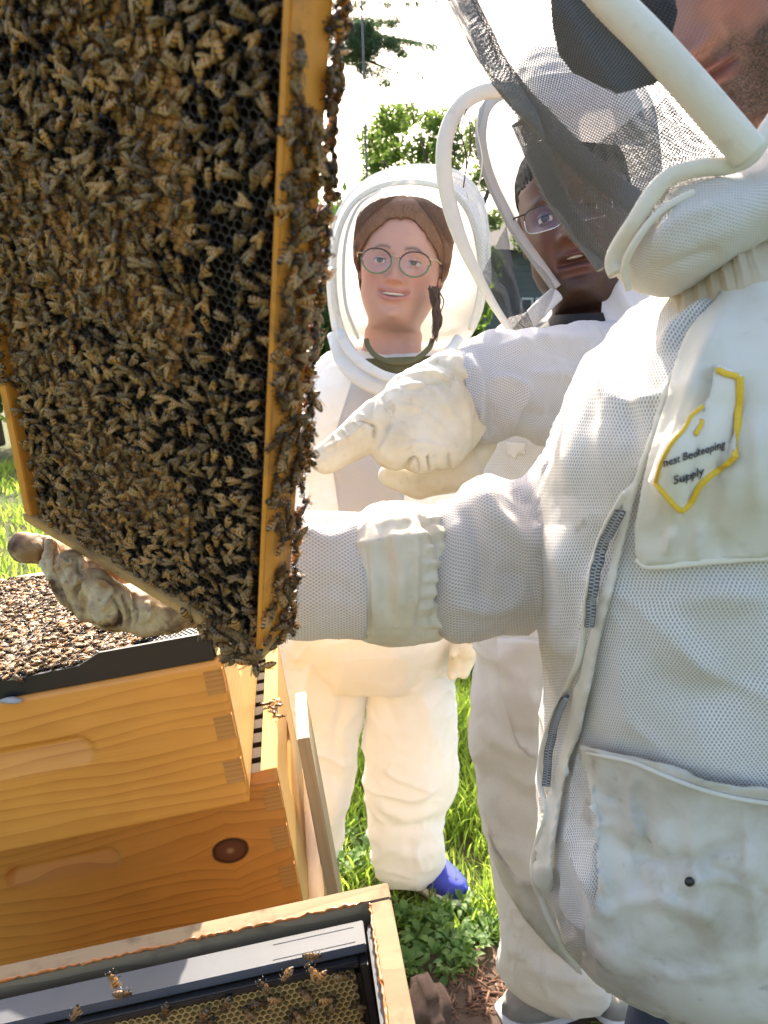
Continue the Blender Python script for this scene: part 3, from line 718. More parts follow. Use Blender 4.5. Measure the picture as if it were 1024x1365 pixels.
# ---- bees
def ellip(c, r, nu=8, nv=6, taper=0.0):
    V = []; 
    for j in range(nv + 1):
        th = math.pi * j / nv; x = math.cos(th)
        for i in range(nu):
            a = 2 * math.pi * i / nu; s = math.sin(th) * (1 + taper * x)
            V.append((c[0] + r[0] * x, c[1] + r[1] * s * math.cos(a), c[2] + r[2] * s * math.sin(a)))
    return np.array(V), grid_faces(nv + 1, nu, True)
def bee_geo(var=0, legs=True):
    bend = (0, .0006, -.0006, .0003)[var % 4]; P = []; attr = []; mi = []
    def add(V, Fc, s, m):
        P.append((V, Fc)); attr.extend(s); mi.extend([m] * len(Fc))
    V, Fc = ellip((-.0047, 0, .0014), (.0044, .0025, .0021), 9, 10, .18); V[:, 1] += bend * ((V[:, 0] + .001) / .006) ** 2 * 2; V[:, 2] -= .10 * (V[:, 0] + .004) ** 2 / .006
    add(V, Fc, ((V[:, 0] + .0089) / .0084).tolist(), 0)
    V, Fc = ellip((.0006, 0, .0019), (.0021, .0020, .0018), 8, 6); add(V, Fc, [.5] * len(V), 1)
    V, Fc = ellip((.0034, 0, .0013), (.0010, .0016, .0013), 8, 5); add(V, Fc, [0] * len(V), 2)
    if legs:
        for s in (-1, 1):
            for x0, x1, l in ((.0016, .0042, .0034), (.0006, .0008, .0040), (-.0006, -.0036, .0042)):
                p = np.array([(x0, s * .0012, .0010), ((x0 + x1) / 2, s * l * .75, .0016), (x1, s * l, -.0004)])
                V, Fc, _ = tube(p, .00028, nu=3); add(V, Fc, [0] * len(V), 2)
            V, Fc, _ = tube(np.array([(.0040, s * .0005, .0018), (.0052, s * .0012, .0026), (.0062, s * .0017, .0020)]), .00016, nu=3); add(V, Fc, [0] * len(V), 2)
    V, Fc, _ = join(P); return V, Fc, np.array(attr), mi
def wing_geo(s, spread=.35):
    pts = [(0, 0), (-.002, .0009), (-.0052, .0018), (-.0080, .0014), (-.0086, .0003), (-.0068, -.0007), (-.0030, -.0006)]
    ca, sa = math.cos(spread), math.sin(spread); V = []
    for z in (0, -.00005):
        for i, (x, y) in enumerate(pts): V.append((.0002 + x * ca + y * sa * .3, s * (.0008 + y * ca - x * sa), .0030 + .0009 * x / -.008 + z - .0004 * y / .0018))
    n = len(pts); F = [list(range(n)), [n + i for i in range(n)][::-1]] + [[i, n + i, n + (i + 1) % n, (i + 1) % n] for i in range(n)]
    return np.array(V), F
WANG = (.10, .28, .02, .42, .18, .05, .34, .14); TONE = (.15, .85, .5, .3, 1.0, .65, 0.0, .45)
def toned(t, c):
    a_ = t.n('Attribute', attribute_name='tone'); return t.mix(1.0, c, t.ramp(a_.outputs['Fac'], [(0, (.38, .35, .34)), (.5, (.9, .88, .85)), (1, (1.7, 1.55, 1.35))]), 'MULTIPLY')
t = NT('bee_abdomen'); at = t.n('Attribute', attribute_name='seg'); f = at.outputs['Fac']
A_, B_ = (.38, .17, .035), (.018, .010, .006)
c = t.ramp(f, [(0, B_), (.10, B_), (.13, (.26, .15, .05)), (.24, (.26, .15, .05)), (.27, B_), (.36, B_), (.39, A_), (.52, A_), (.55, B_), (.62, B_), (.65, A_), (.80, (.30, .16, .045)), (.84, B_), (.88, A_), (1, A_)])
M['bee_abd'] = t.fin(toned(t, c), .42, None, .5)
t = NT('bee_thorax_fuzz'); g = t.geo(); fz0 = t.noise(g, 1500, 3); M['bee_thx'] = t.fin(toned(t, t.mix(fz0, (.10, .055, .02), (.26, .15, .06))), .95, t.bump(fz0, .6, .0008), .2)
M['bee_dark'] = plain('bee_dark_chitin', (.022, .014, .009), .4)
t = NT('bee_wing'); t.fin(toned(t, t.mix(0.0, (.38, .25, .105), (.38, .25, .105))), .32, None, .7); tr = t.n('BsdfTransparent'); mx = t.n('MixShader'); mx.inputs[0].default_value = .45; t.l(tr.outputs[0], mx.inputs[1]); t.l(t.b.outputs[0], mx.inputs[2]); t.l(mx.outputs[0], t.out.inputs[0]); M['bee_wing'] = t.m
BEEM = [M['bee_abd'], M['bee_thx'], M['bee_dark'], M['bee_wing']]
def bee_proto(var):
    V, Fc, at, mi = bee_geo(var); me = mesh('honey_bee', V, Fc, None, None, mats=BEEM[:3], midx=mi, attr={'seg': at, 'tone': [TONE[var]] * len(V)}); d = me.data; bpy.data.objects.remove(me)
    w = []
    for s in (-1, 1):
        V, Fc = wing_geo(s, WANG[var]); o = mesh('wing', V, Fc, M['bee_wing'], None, attr={'tone': [TONE[var]] * len(V)}); w.append(o.data); bpy.data.objects.remove(o)
    return d, w
BEES = [bee_proto(v) for v in range(8)]
def put_bee(Mx, label, group=None, var=0):
    d, w = BEES[var % 8]
    o = bpy.data.objects.new('honey_bee', d); COL.objects.link(o); set_matrix(o, Mx); tag(o, label, 'bee', group)
    for m in w:
        c = bpy.data.objects.new('wing', m); COL.objects.link(c); c.parent = o
    return o
_bg = []
for v in range(8):
    V, Fc, at_, mi = bee_geo(v, True); P = [(V, Fc)]; n0 = len(Fc)
    for s in (-1, 1): P.append(wing_geo(s, WANG[v])); mi = mi + [3] * len(P[-1][1])
    at_ = np.concatenate([at_, np.zeros(len(P[1][0]) * 2)]); V, Fc, _ = join(P)
    L_ = [len(f) for f in Fc]; flat = np.concatenate([np.array(f) for f in Fc]); _bg.append((V, L_, flat, at_, np.array(mi)))
def bee_mass(name, mats_, label):
    """many bees as one mesh, for those beyond the 300 nearest"""
    Vs, Ls, Fl, As, Ms, o = [], [], [], [], [], 0; Tn = []; rt = random.Random(3)
    for k, Mx in enumerate(mats_):
        V, L_, flat, at_, mi = _bg[rt.randrange(8)]; Vs.append(xf(Mx, V)); Tn.append(np.full(len(V), rt.random())); Ls += L_; Fl.append(flat + o); As.append(at_); Ms.append(mi); o += len(V)
    V = np.concatenate(Vs); flat = np.concatenate(Fl).astype(np.int32); L_ = np.array(Ls, np.int32); me = bpy.data.meshes.new(name)
    me.vertices.add(len(V)); me.vertices.foreach_set('co', V.ravel()); me.loops.add(len(flat)); me.loops.foreach_set('vertex_index', flat)
    me.polygons.add(len(L_)); me.polygons.foreach_set('loop_start', np.concatenate([[0], np.cumsum(L_)[:-1]]).astype(np.int32))
    for m in BEEM: me.materials.append(m)
    me.polygons.foreach_set('material_index', np.concatenate(Ms).astype(np.int32)); me.polygons.foreach_set('use_smooth', [True] * len(L_))
    a = me.attributes.new('seg', 'FLOAT', 'POINT'); a.data.foreach_set('value', np.concatenate(As)); a = me.attributes.new('tone', 'FLOAT', 'POINT'); a.data.foreach_set('value', np.concatenate(Tn)); me.update(calc_edges=True); me.validate()
    ob = bpy.data.objects.new(name, me); COL.objects.link(ob); tag(ob, label, 'bees', kind='stuff'); return ob
def bee_mat(P, nrm, ang, scale=1.0, base=None, tilt=0.0, roll=0.0):
    """matrix of a bee at P standing on a surface with normal nrm"""
    n = np.array(nrm, float); n /= np.linalg.norm(n); b = np.array(base if base is not None else (1, 0, 0), float); b -= n * (b @ n); b /= np.linalg.norm(b); c_ = np.cross(n, b)
    x = b * math.cos(ang) + c_ * math.sin(ang); y = np.cross(n, x); Mx = np.eye(4); Mx[:3, 0], Mx[:3, 1], Mx[:3, 2] = x, y, n
    R = np.array((Matrix.Rotation(tilt, 4, 'Y') @ Matrix.Rotation(roll, 4, 'X'))); Mx = Mx @ R; Mx[:3, :3] *= scale; Mx[:3, 3] = P; return Mx

# ---- the lifted brood frame
FM = np.eye(4); FM[:3, :3] = [[0.8488062881129792, 0.5124819832594397, 0.12996192555643993], [-0.4235174055422903, 0.8062158522644464, -0.41309684912891764], [-0.316482057094227, 0.2955980656093402, 0.901366124915632]]
FM[:3, 3] = (-0.2816675975726759, 0.5885350114032623, 1.269119108982808); FWID = .232; FLEN = .452
U_, W_, V_ = FM[:3, 0], FM[:3, 1], FM[:3, 2]          # across, away from the camera, up
froot = empty('brood_frame', (0, 0, 0), 'wooden brood frame crowded with bees, held up on end by the gloved beekeeper', 'hive frame'); set_matrix(froot, FM)
def fp(name, lo, hi, mt, bev=.0008):
    V, Fc = box(lo, hi, bev=bev); return local_obj(name, V, Fc, mt, froot, smooth=False)
fp('long_bar', (FWID - .0045, 0, .0082), (FWID, .029, FLEN), M['wood_frame']); fp('long_bar', (0, 0, .0082), (.009, .029, FLEN), M['wood_frame'])
fp('end_bar', (-.001, -.001, 0), (FWID + .001, .030, .008), M['wood_frame_x'])
fp('end_bar', (.0092, 0, FLEN - .012), (FWID - .0088, .029, FLEN), M['wood_frame_x'])
CW, CH = FWID - .0145, FLEN - .021
def cstate(x, z):
    p = np.array([x, z, 0.]); n = float(fbm(p, 14, 21, 3)); n2 = float(fbm(p, 60, 5, 2))
    if x > CW * .70 + .02 * n: return 0
    band = math.sin((z * 1.1 + x * .9) * 42) * .5 + n * 1.1 + n2 * .3
    return 1 if band > .05 else 0
V, Fc, mi = comb_mesh(CW, CH, .0052, .007, cstate, seed=4)
V = V + np.array([.0092, .0075, .0085])
cm = local_obj('comb', V, Fc, None, froot, mats=[M['wax_dark'], M['wax_cap'], M['wax_yellow']], midx=mi, smooth=False); cm['kind'] = 'stuff'
fp('foundation', (.0091, .0146, .0083), (FWID - .0086, .0200, FLEN - .0121), M['wax_dark'], 0)

rg = random.Random(11); allb = []
def F2W(u, w, v): return FM[:3, :3] @ np.array([u, w, v]) + FM[:3, 3]
acc = []
cellg = {}
def free(u, v, r):
    g = (int(u / .008), int(v / .008))
    for a in (-1, 0, 1):
        for b in (-1, 0, 1):
            for (x, y) in cellg.get((g[0] + a, g[1] + b), ()):
                if (x - u) ** 2 + (y - v) ** 2 < r * r: return False
    cellg.setdefault(g, []).append((u, v)); return True
def dens(u, v):
    # bare dark comb beside the right bar, bare brood patches elsewhere
    P = F2W(u, .008, v); x, y, _ = PJ(P)
    d = 1.0
    q, _t = seg_dist(np.array(x), np.array(y), [(315, 250), (300, 330), (290, 430), (300, 520), (318, 620)]); d *= 1 - .96 * math.exp(-(float(q) / 40) ** 2)
    q, _t = seg_dist(np.array(x), np.array(y), [(60, 250), (120, 350), (190, 420)]); d *= 1 - .93 * math.exp(-(float(q) / 30) ** 2)
    q, _t = seg_dist(np.array(x), np.array(y), [(210, 380), (240, 520), (170, 560)]); d *= 1 - .75 * math.exp(-(float(q) / 26) ** 2)
    q, _t = seg_dist(np.array(x), np.array(y), [(300, 40), (330, 140)]); d *= 1 - .6 * math.exp(-(float(q) / 30) ** 2)
    return d * (1.0 if float(fbm(np.array([u, v, .3]), 30, 8, 2)) > -.55 else .35)
for _ in range(32000):
    u = rg.uniform(.006, FWID - .010); v = rg.uniform(.006, .428)
    if rg.random() > dens(u, v): continue
    if u < .015 and v < .125: continue
    if not free(u, v, .0057 + .0014 * (u > FWID * .66)): continue
    lvl = rg.random() ** 3 * .004
    a = rg.gauss(-.9, .75) + (math.pi if rg.random() < .35 else 0)
    base_w = .0062 if u > .012 else .0
    Mx = bee_mat(F2W(u, base_w - lvl, v), -W_, a + math.pi / 2, rg.uniform(.84, 1.0), U_, rg.uniform(-.35, .35), rg.uniform(-.5, .5)); allb.append((Mx, 'c'))
# outer face of the right bar and its back edge
side_d = [(0, .25), (.02, .25), (.06, .12), (.13, .12), (.15, .5), (.19, .3), (.215, .5), (.25, .5), (.265, .9), (.34, .9), (.352, .1), (.40, .1), (.42, .5)]
for _ in range(1050):
    v = rg.uniform(.0, .43); w = rg.uniform(.001, .034); d = np.interp(v, [a for a, b in side_d], [b for a, b in side_d])
    if w > .027: d = max(d, .95 if v > .14 else .3)
    if w < .024 and not (.15 < v < .34): d *= .6
    if rg.random() > d or not free(2 + w, v, .0060): continue
    nrm = U_ if w < .027 else (U_ * .8 + W_ * .8)
    Mx = bee_mat(F2W(FWID + rg.random() * .002, w, v), nrm, rg.uniform(0, 6.28), rg.uniform(.95, 1.12), V_, rg.uniform(-.5, .5), rg.uniform(-.4, .4)); allb.append((Mx, 's'))
for _ in range(290):   # clinging behind the right edge, seen against the sky
    v = rg.uniform(.0, .43)
    if not free(4 + rg.uniform(0, .010), v, .0058): continue
    Mx = bee_mat(F2W(FWID + rg.uniform(-.003, .003), .030 + rg.uniform(0, .004), v), W_ + U_ * rg.uniform(.2, 1.5), rg.uniform(0, 6.28), 1.05, V_, rg.uniform(-.7, .7), rg.uniform(-.7, .7)); allb.append((Mx, 's'))
for _ in range(110):   # clump on the lower right corner and along the bottom bar
    u = FWID - abs(rg.gauss(0, .022)); v = abs(rg.gauss(0, .008)); w = rg.uniform(-.004, .010)
    if not free(6 + u, v + w, .0052): continue
    Mx = bee_mat(F2W(u + rg.uniform(0, .006), -.001 - rg.random() * .004, v - .004), -W_ * rg.uniform(.4, 1) + U_ * rg.uniform(-.3, 1), rg.uniform(0, 6.28), 1.08, V_, rg.uniform(-.5, .5), rg.uniform(-.4, .4)); allb.append((Mx, 's'))
vis = []
for Mx, k in allb:
    x, y, d = PJ(Mx[:3, 3])
    vis.append((0 if (-10 < x < 1030 and -5 < y < 1370) else 1, float(d)))
order = sorted(range(len(allb)), key=lambda i: vis[i]); ind = order[:285]; rest = order[285:]
for n_, i in enumerate(ind):
    k = allb[i][1]
    x_, y_, _d = PJ(allb[i][0][:3, 3]); z_ = ('top left of the photo' if x_ < 200 else 'top beside the right bar') if y_ < 330 else 'middle' if y_ < 620 else 'lower end above the glove'
    w_ = 'upper' if y_ < 330 else 'lower'
    put_bee(allb[i][0], f'honey bee crawling among many on the lifted comb face, {z_}' if k == 'c' else f'honey bee clinging to the {w_} part of the side bar of the lifted brood frame',
            f'bees on the lifted comb, {z_}' if k == 'c' else f'bees on the {w_} side bar of the lifted frame', (n_ * 5 + n_ // 8) % 8)
bee_mass('honey_bees', [allb[i][0] for i in rest], 'crowd of brown honey bees covering the farther part of the lifted brood comb')
print('frame bees', len(allb))

# ---- black plastic frames lying on the upper box
proot = empty('plastic_frame', (0, 0, 0), 'black plastic frames lying flat on the upper hive box under a carpet of bees', 'hive frame'); TM = BM.copy(); TM[:3, 3] = BM[:3, :3] @ np.array([0, 0, UPH + .0015]) + BM[:3, 3]; set_matrix(proot, TM)
FH, FL = .026, .018
prof = [(-.505, FL), (-.235, FL), (-.215, FL), (-.14, FL + .002), (-.118, FH + .004), (-.006, FH + .004)]
y0, y1 = .006, .40
fz_ = [(x, z) for x, z in prof]
V = []; F = []
for yy in (y0, y0 + .004):
    for x, z in fz_: V.append((x, yy, z))
    for x, z in fz_: V.append((x, yy, 0))
n = len(fz_)
for k in range(n - 1):
    F += [[k, n + k, n + k + 1, k + 1], [2 * n + k, 2 * n + k + 1, 3 * n + k + 1, 3 * n + k], [k, k + 1, 2 * n + k + 1, 2 * n + k]]
F += [[n - 1, 2 * n - 1, 4 * n - 1, 3 * n - 1], [0, 2 * n, 3 * n, n]]
local_obj('outer_rail', np.array(V), F, M['black_plastic'], proot, smooth=False)
for nm, lo, hi in (('end_lug', (-.018, y0 + .0045, 0), (-.004, .05, FH - .002)), ('outer_rail', (-.505, y1 - .004, 0), (-.006, y1, FL)), ('end_rail', (-.012, .051, 0), (-.006, y1 - .005, FL - .002))):
    V, Fc = box(lo, hi, bev=.0008); local_obj(nm, V, Fc, M['black_plastic'], proot, smooth=False)
# rail dividing two frames runs towards the back
a = LP(TM, 2, 908, 2, FL); b = LP(TM, 66, 834, 2, FL); dv_ = (b - a); dv_[2] = 0; L_ = np.linalg.norm(dv_); e = dv_ / L_; nn = np.array([e[1], -e[0], 0])
for o_, wd, hh in ((0, .0018, .0045), (-.0065, .0018, .0045), (-.0032, .005, .001)):
    V = []; 
    for s in (0, 1):
        for q in (-1, 1):
            for z in (FL - .006, FL + hh): V.append(a * [1, 1, 0] + e * L_ * s + nn * (o_ + q * wd / 2 * 1.0) + [0, 0, z])
    local_obj('divider_rail', np.array(V), [[0, 1, 3, 2], [4, 6, 7, 5], [0, 4, 5, 1], [2, 3, 7, 6], [0, 2, 6, 4], [1, 5, 7, 3]], M['black_plastic'], proot, smooth=False)
V, Fc, mi = comb_mesh(.50, y1 - y0 - .012, .0052, .005, lambda x, z: 0, rim=.72, seed=9)
V = np.stack([-.508 + V[:, 0], y0 + .006 + V[:, 2], FL - .002 - V[:, 1]], -1)
o = local_obj('cell_grid', V, [f[::1] for f in Fc], M['black_plastic'], proot, smooth=False); o['kind'] = 'stuff'
V, Fc = box((-.504, y0 + .005, FL - .0095), (-.013, y1 - .005, FL - .0068)); local_obj('cell_floor', V, Fc, M['black_plastic'], proot, smooth=False)
tb = []; cellg.clear()
for _ in range(16000):
    px = rg.uniform(-60, 235); py = rg.uniform(772, 905)
    p = LP(TM, px, py, 2, FL)
    if not (-.50 < p[0] < -.02 and y0 + .008 < p[1] < y1): continue
    edge = 790 + 125 * max(0, min(1, (235 - px) / 235)); right = (px - 60) / 175
    rimline = np.interp(px, [-60, 0, 75, 150, 172, 240], [925, 908, 893, 868, 846, 838])
    dn = 1.0 if py < 838 - (px - 66) * .15 or px < 66 - (py - 834) * .85 else .62
    if px > 75: dn *= 1 - .75 * max(0, (py - np.interp(px, [75, 150, 240], [885, 850, 800])) / 22)
    if rg.random() > dn * .9: continue
    if not free(p[0], p[1], .0058): continue
    P = TM[:3, :3] @ (p + [0, 0, rg.random() * .003]) + TM[:3, 3]
    tb.append(bee_mat(P, TM[:3, 2], rg.uniform(0, 6.28), rg.uniform(.95, 1.15), (1, 0, 0), rg.uniform(-.35, .35), rg.uniform(-.3, .3)))
bee_mass('honey_bees', tb, 'carpet of sunlit golden honey bees over the black plastic frames on the upper hive box'); print('top bees', len(tb))
def bee_on(Mx, px, py, ax, val, nrm, ang, label, group=None, s=1.0, var=0, up=.0):
    p = LP(Mx, px, py, ax, val); P = Mx[:3, :3] @ p + Mx[:3, 3]; n = Mx[:3, :3] @ np.array(nrm, float); return put_bee(bee_mat(P + n * up, n, ang, s, (1, 0, .001)), label, group, var)
bee_on(TM, 28, 907, 1, y0, (0, -1, .6), -.5, 'lone golden bee climbing the black plastic edge above the upper box', s=1.1)
V, Fc = join([ellip((0, 0, 0), (.012, .005, .003))])[:2]; P = TM[:3, :3] @ LP(TM, 15, 934, 1, -.002) + TM[:3, 3]; V = V + P + .0006 * fbm(V, 300, 3)[:, None]; tag(mesh('wax_crumb', V, Fc, M['concrete']), 'pale crumb of wax on the top edge of the upper hive box', 'wax')
for k, (px, py) in enumerate(((356, 941), (364, 936), (361, 945), (369, 943), (372, 938), (376, 957), (366, 950))):
    bee_on(LM, px, py, 2, LH + .001, (.2, 0, 1), k * 1.3, 'dark bee in the little knot on the rim of the knotty hive box', 'bees in the knot on the knotty box rim', 1.05, k, .001)
# grey slab peeping out behind the bees
sl = LP(BM, 45, 772, 2, UPH - .05); P = BM[:3, :3] @ sl + BM[:3, 3]
p0, p1, p2, p3 = [ (lambda q: BM[:3, :3] @ q + BM[:3, 3])(LP(BM, a_, b_, 2, UPH)) for a_, b_ in ((22, 768), (68, 761), (110, 800), (40, 800))]
V = np.array([p0, p1, p2, p3] + [q - [0, 0, .02] for q in (p0, p1, p2, p3)]); o = mesh('cover_board', V, [[3, 2, 1, 0], [4, 5, 6, 7], [0, 1, 5, 4], [1, 2, 6, 5], [2, 3, 7, 6], [3, 0, 4, 7]], M['concrete'], None, smooth=False)
tag(o, 'grey cover board jutting out behind the bee covered plastic frames', 'board')

# ---- open box in the foreground
NM = BM.copy(); NM[:3, 3] = U(517, 1175, .665)
nroot = empty('hive_box', (0, 0, 0), 'open weathered hive box at the bottom edge with propolis smeared along its rim', 'hive box'); set_matrix(nroot, NM)
NH = .244
for nm, lo, hi in (('far_wall', (-.505, -.019, -NH), (0, 0, 0)), ('right_wall', (-.019, -.413, -NH), (-.0002, -.0194, -.0004)), ('near_wall', (-.505, -.413, -NH), (-.0194, -.394, 0)), ('left_wall', (-.505, -.3935, -NH), (-.486, -.0194, -.0004))):
    V, Fc = box(lo, hi, bev=.0012); local_obj(nm, V, Fc, M['wood_grey'], nroot, smooth=False)
rp = random.Random(2)
def smear(p0, p1, n, w, name='propolis_bead'):
    P = []; 
    for i in range(n):
        t_ = i / (n - 1); P.append(np.array(p0) * (1 - t_) + np.array(p1) * t_ + [rp.gauss(0, .0006), rp.gauss(0, .0007), rp.gauss(0, .0004)])
    rad = np.array([w * .75 * rp.uniform(.4, 1.1) for _ in range(n)]); V, Fc, _ = tube(np.array(P), rad, nu=6, flat=.6); return local_obj(name, V, Fc, M['propolis'], nroot)
smear((-.50, -.0185, .0003), (-.022, -.0185, .0003), 150, .0022); smear((-.0185, -.022, 0), (-.0185, -.20, 0), 60, .0022)
V, Fc = box((-.024, -.39, -.03), (-.0192, -.03, -.012), bev=.001); local_obj('metal_rest', V, Fc, M['grey_plastic'], nroot, smooth=False)
n2 = empty('plastic_frame', (0, 0, 0), 'grey topped black plastic frame with yellow cells hanging in the open foreground box', 'hive frame'); set_matrix(n2, NM)
def n2p(nm, lo, hi, mt, bev=.0008):
    V, Fc = box(lo, hi, bev=bev); return local_obj(nm, V, Fc, mt, n2, smooth=False)
n2p('top_bar', (-.484, -.056, -.014), (-.026, -.030, -.006), M['grey_plastic']); n2p('bar_edge', (-.47, -.0635, -.020), (-.034, -.0562, -.0145), M['black_plastic'])
for k in (0, 3): n2p('bar_rib', (-.10, -.052 + k * .0052, -.0059), (-.034, -.0516 + k * .0052, -.0056), M['grey_plastic'], .0001)
V, Fc, mi = comb_mesh(.425, .202, .0054, .006, lambda x, z: 2, rim=.80, seed=6); V = V + np.array([-.462, -.0635, -.222]); o = local_obj('comb', V, Fc, None, n2, mats=[M['wax_dark'], M['wax_cap'], M['wax_yellow']], midx=mi, smooth=False); o['kind'] = 'stuff'
n2p('foundation', (-.465, -.0572, -.225), (-.034, -.054, -.030), M['wax_dark'], 0)
n2p('side_bar', (-.033, -.066, -.225), (-.027, -.036, -.016), M['black_plastic'])
nb = []
for k, (px, py) in enumerate(((168, 1322), (150, 1300), (100, 1352), (420, 1272), (415, 1290), (380, 1300), (350, 1335), (330, 1345), (300, 1340), (372, 1330), (405, 1320), (270, 1355), (440, 1330), (395, 1348), (220, 1350), (460, 1300), (350, 1310), (425, 1305))):
    bee_on(NM, px, py, 1, -.0655, (0, -1, .1), k * 2.1, 'dark bee walking on the yellow cells inside the open foreground box', 'bees inside the open foreground box', 1.1, k, .0005)
for k in range(24):
    px, py = rg.uniform(120, 500), 0; py = 1352 - (px - 120) * .215 + rg.uniform(-8, 70)
    if py < 1375 and LP(NM, px, py, 1, -.0655)[2] < -.034: bee_on(NM, px, py, 1, -.0655, (0, -1, .1), rg.uniform(0, 6.28), 'dark bee walking on the yellow cells inside the open foreground box', 'bees inside the open foreground box', rg.uniform(.95, 1.15), k, .0005)
bee_on(NM, 172, 1303, 1, -.0205, (0, -1, .3), .3, 'bee crouching in the gap under the propolis rim of the foreground box', s=1.1, up=.003)
# lower body boxes so that nothing floats
V, Fc = box((-.505, -.413, -1.0), (0, 0, -NH - .004), bev=.002); o = mesh('hive_box', V, Fc, M['wood_grey'], None, smooth=False); set_matrix(o, NM); tag(o, 'lower weathered hive box under the open foreground box', 'hive box')

# red brown stone on the ground
g = ground_px(574, 1362); bmn = bmesh.new(); bmesh.ops.create_cube(bmn, size=1, matrix=Matrix.Diagonal((.085, .12, .13, 1))); bmesh.ops.bevel(bmn, geom=bmn.edges[:], offset=.030, segments=3, affect='EDGES'); bmesh.ops.subdivide_edges(bmn, edges=bmn.edges[:], cuts=3, use_grid_fill=True)
V = np.array([v.co[:] for v in bmn.verts]); bmn.verts.index_update(); Fc = [[v.index for v in f.verts] for f in bmn.faces]; bmn.free()
V = V + V / np.linalg.norm(V, axis=1, keepdims=True) * (.0045 * fbm(V, 25, 2))[:, None]
a_ = .35; Rz = np.array([[math.cos(a_), -math.sin(a_), 0], [math.sin(a_), math.cos(a_), 0], [0, 0, 1]])
q = U(570, 1330, 1.55); V = V @ Rz.T + [q[0], q[1], .07]
tag(mesh('stone_block', V, Fc, M['brick']), 'reddish brown stone block on the ground beside the open foreground box', 'stone')

# ------------------------------------------------------------------ people
def dY(py, Y): return Y / (math.cos(PITCH) + (682.5 - py) / FPX * math.sin(PITCH))
def rowsY(rows): return [(a, b, c_, d, dY((b + d) / 2, Y), th) for a, b, c_, d, Y, th in rows]
def hrows(rows): return rowsY([(L_, y, R_, y, Y, th) for y, L_, R_, Y, th in rows])
def shell(rows, nu=60, nv=60, amp=0.0, seed=2, thick=.0015):
    """open cloth bowl: left to right round the far side"""
    R = catmull(rows, nv); t = np.linspace(0, math.pi, nu); w = (1 - np.cos(t)) / 2
    px = R[:, 0:1] * (1 - w) + R[:, 2:3] * w; py = R[:, 1:2] * (1 - w) + R[:, 3:4] * w; d = R[:, 4:5] + R[:, 5:6] * np.sin(t)
    P = U(px, py, d); dirs = P - CAM; dirs /= np.linalg.norm(dirs, axis=-1, keepdims=True); P = P + dirs * (amp * fbm(P, 16, seed))[..., None]
    V = P.reshape(-1, 3); uv = np.stack([px * d / FPX, py * d / FPX], -1).reshape(-1, 2); n = len(V); F1 = grid_faces(nv, nu, False)
    return V, F1, uv
def sheet(A, B, nu=40, nv=60, bulge=0.0, wav=0.0, wn=6, seed=1, uvs=1.0, twist=0.0):
    """cloth between two pixel curves (px, py, depth)"""
    a = catmull(A, nv); b = catmull(B, nv); w = np.linspace(0, 1, nu); PA = U(a[:, 0], a[:, 1], a[:, 2]); PB = U(b[:, 0], b[:, 1], b[:, 2])
    P = PA[:, None] * (1 - w)[None, :, None] + PB[:, None] * w[None, :, None]
    ph = 3 * fbm(np.stack([np.linspace(0, 1, nv), np.zeros(nv), np.zeros(nv)], -1), 2, seed)[:, None]
    dd = -bulge * np.sin(math.pi * w)[None, :] + wav * np.sin(w[None, :] * wn * math.pi + ph) * np.sin(math.pi * w)[None, :] ** .4
    P = P + FW * dd[..., None]
    su = np.concatenate([np.zeros((nv, 1)), np.cumsum(np.linalg.norm(np.diff(P, axis=1), axis=-1), 1)], 1); sv = np.concatenate([[0], np.cumsum(np.linalg.norm(np.diff(P[:, nu // 2], axis=0), axis=-1))])
    U1, V1_ = su, np.broadcast_to(sv[:, None], su.shape)
    ca, sa = math.cos(twist), math.sin(twist)
    return P.reshape(-1, 3), grid_faces(nv, nu, False), np.stack([(U1 * ca - V1_ * sa) * uvs, (U1 * sa + V1_ * ca) * uvs], -1).reshape(-1, 2)

def skin_mat(name, base, lips, beard=None, warm=(.0, .0, .0)):
    t = NT(name); g = t.obj(); f = t.noise(g, 40, 4); f2 = t.noise(g, 700, 2)
    c = t.mix(f, tuple(x * .9 for x in base), tuple(min(1, x * 1.08) for x in base))
    a = t.n('Attribute', attribute_name='lips'); c = t.mix(a.outputs['Fac'], c, lips)
    a = t.n('Attribute', attribute_name='blush'); c = t.mix(t.math('MULTIPLY', a.outputs['Fac'], .5), c, (base[0] * 1.0, base[1] * .62, base[2] * .58))
    a = t.n('Attribute', attribute_name='brow'); bn = t.noise(t.obj((1, 1, 1)), 500, 2)
    c = t.mix(t.math('MULTIPLY', a.outputs['Fac'], t.ramp(bn, [(.3, .6), (.6, 1.0)])), c, beard or (.10, .05, .025))
    return t.fin(c, .48, t.bump(t.math('ADD', f2, f), .18, .0008), .4, sss=.08)
def head_rings(neck_r=.052, jaw=1.0):
    return np.array([  # z, half width, front, back
        (-.60, .15, .10, .10), (-.45, .165, .11, .10), (-.33, .17, .095, .095), (-.27, .16, .075, .085), (-.235, .11, .055, .075), (-.205, neck_r * 1.25, .050, .066), (-.17, neck_r * 1.03, .034, .062), (-.145, neck_r, .032, .060),
        (-.128, neck_r * 1.0, .040, .060), (-.120, .047 * jaw, .068, .060), (-.108, .047 * jaw, .083, .063), (-.095, .053 * jaw, .088, .068), (-.08, .0595 * jaw, .089, .075), (-.06, .066 * jaw, .089, .083), (-.035, .071, .090, .090), (-.01, .0745, .091, .096), (.02, .0765, .092, .100),
        (.05, .077, .090, .101), (.075, .073, .083, .096), (.095, .063, .070, .084), (.110, .046, .050, .064), (.119, .026, .028, .038), (.1225, .004, .004, .006)])
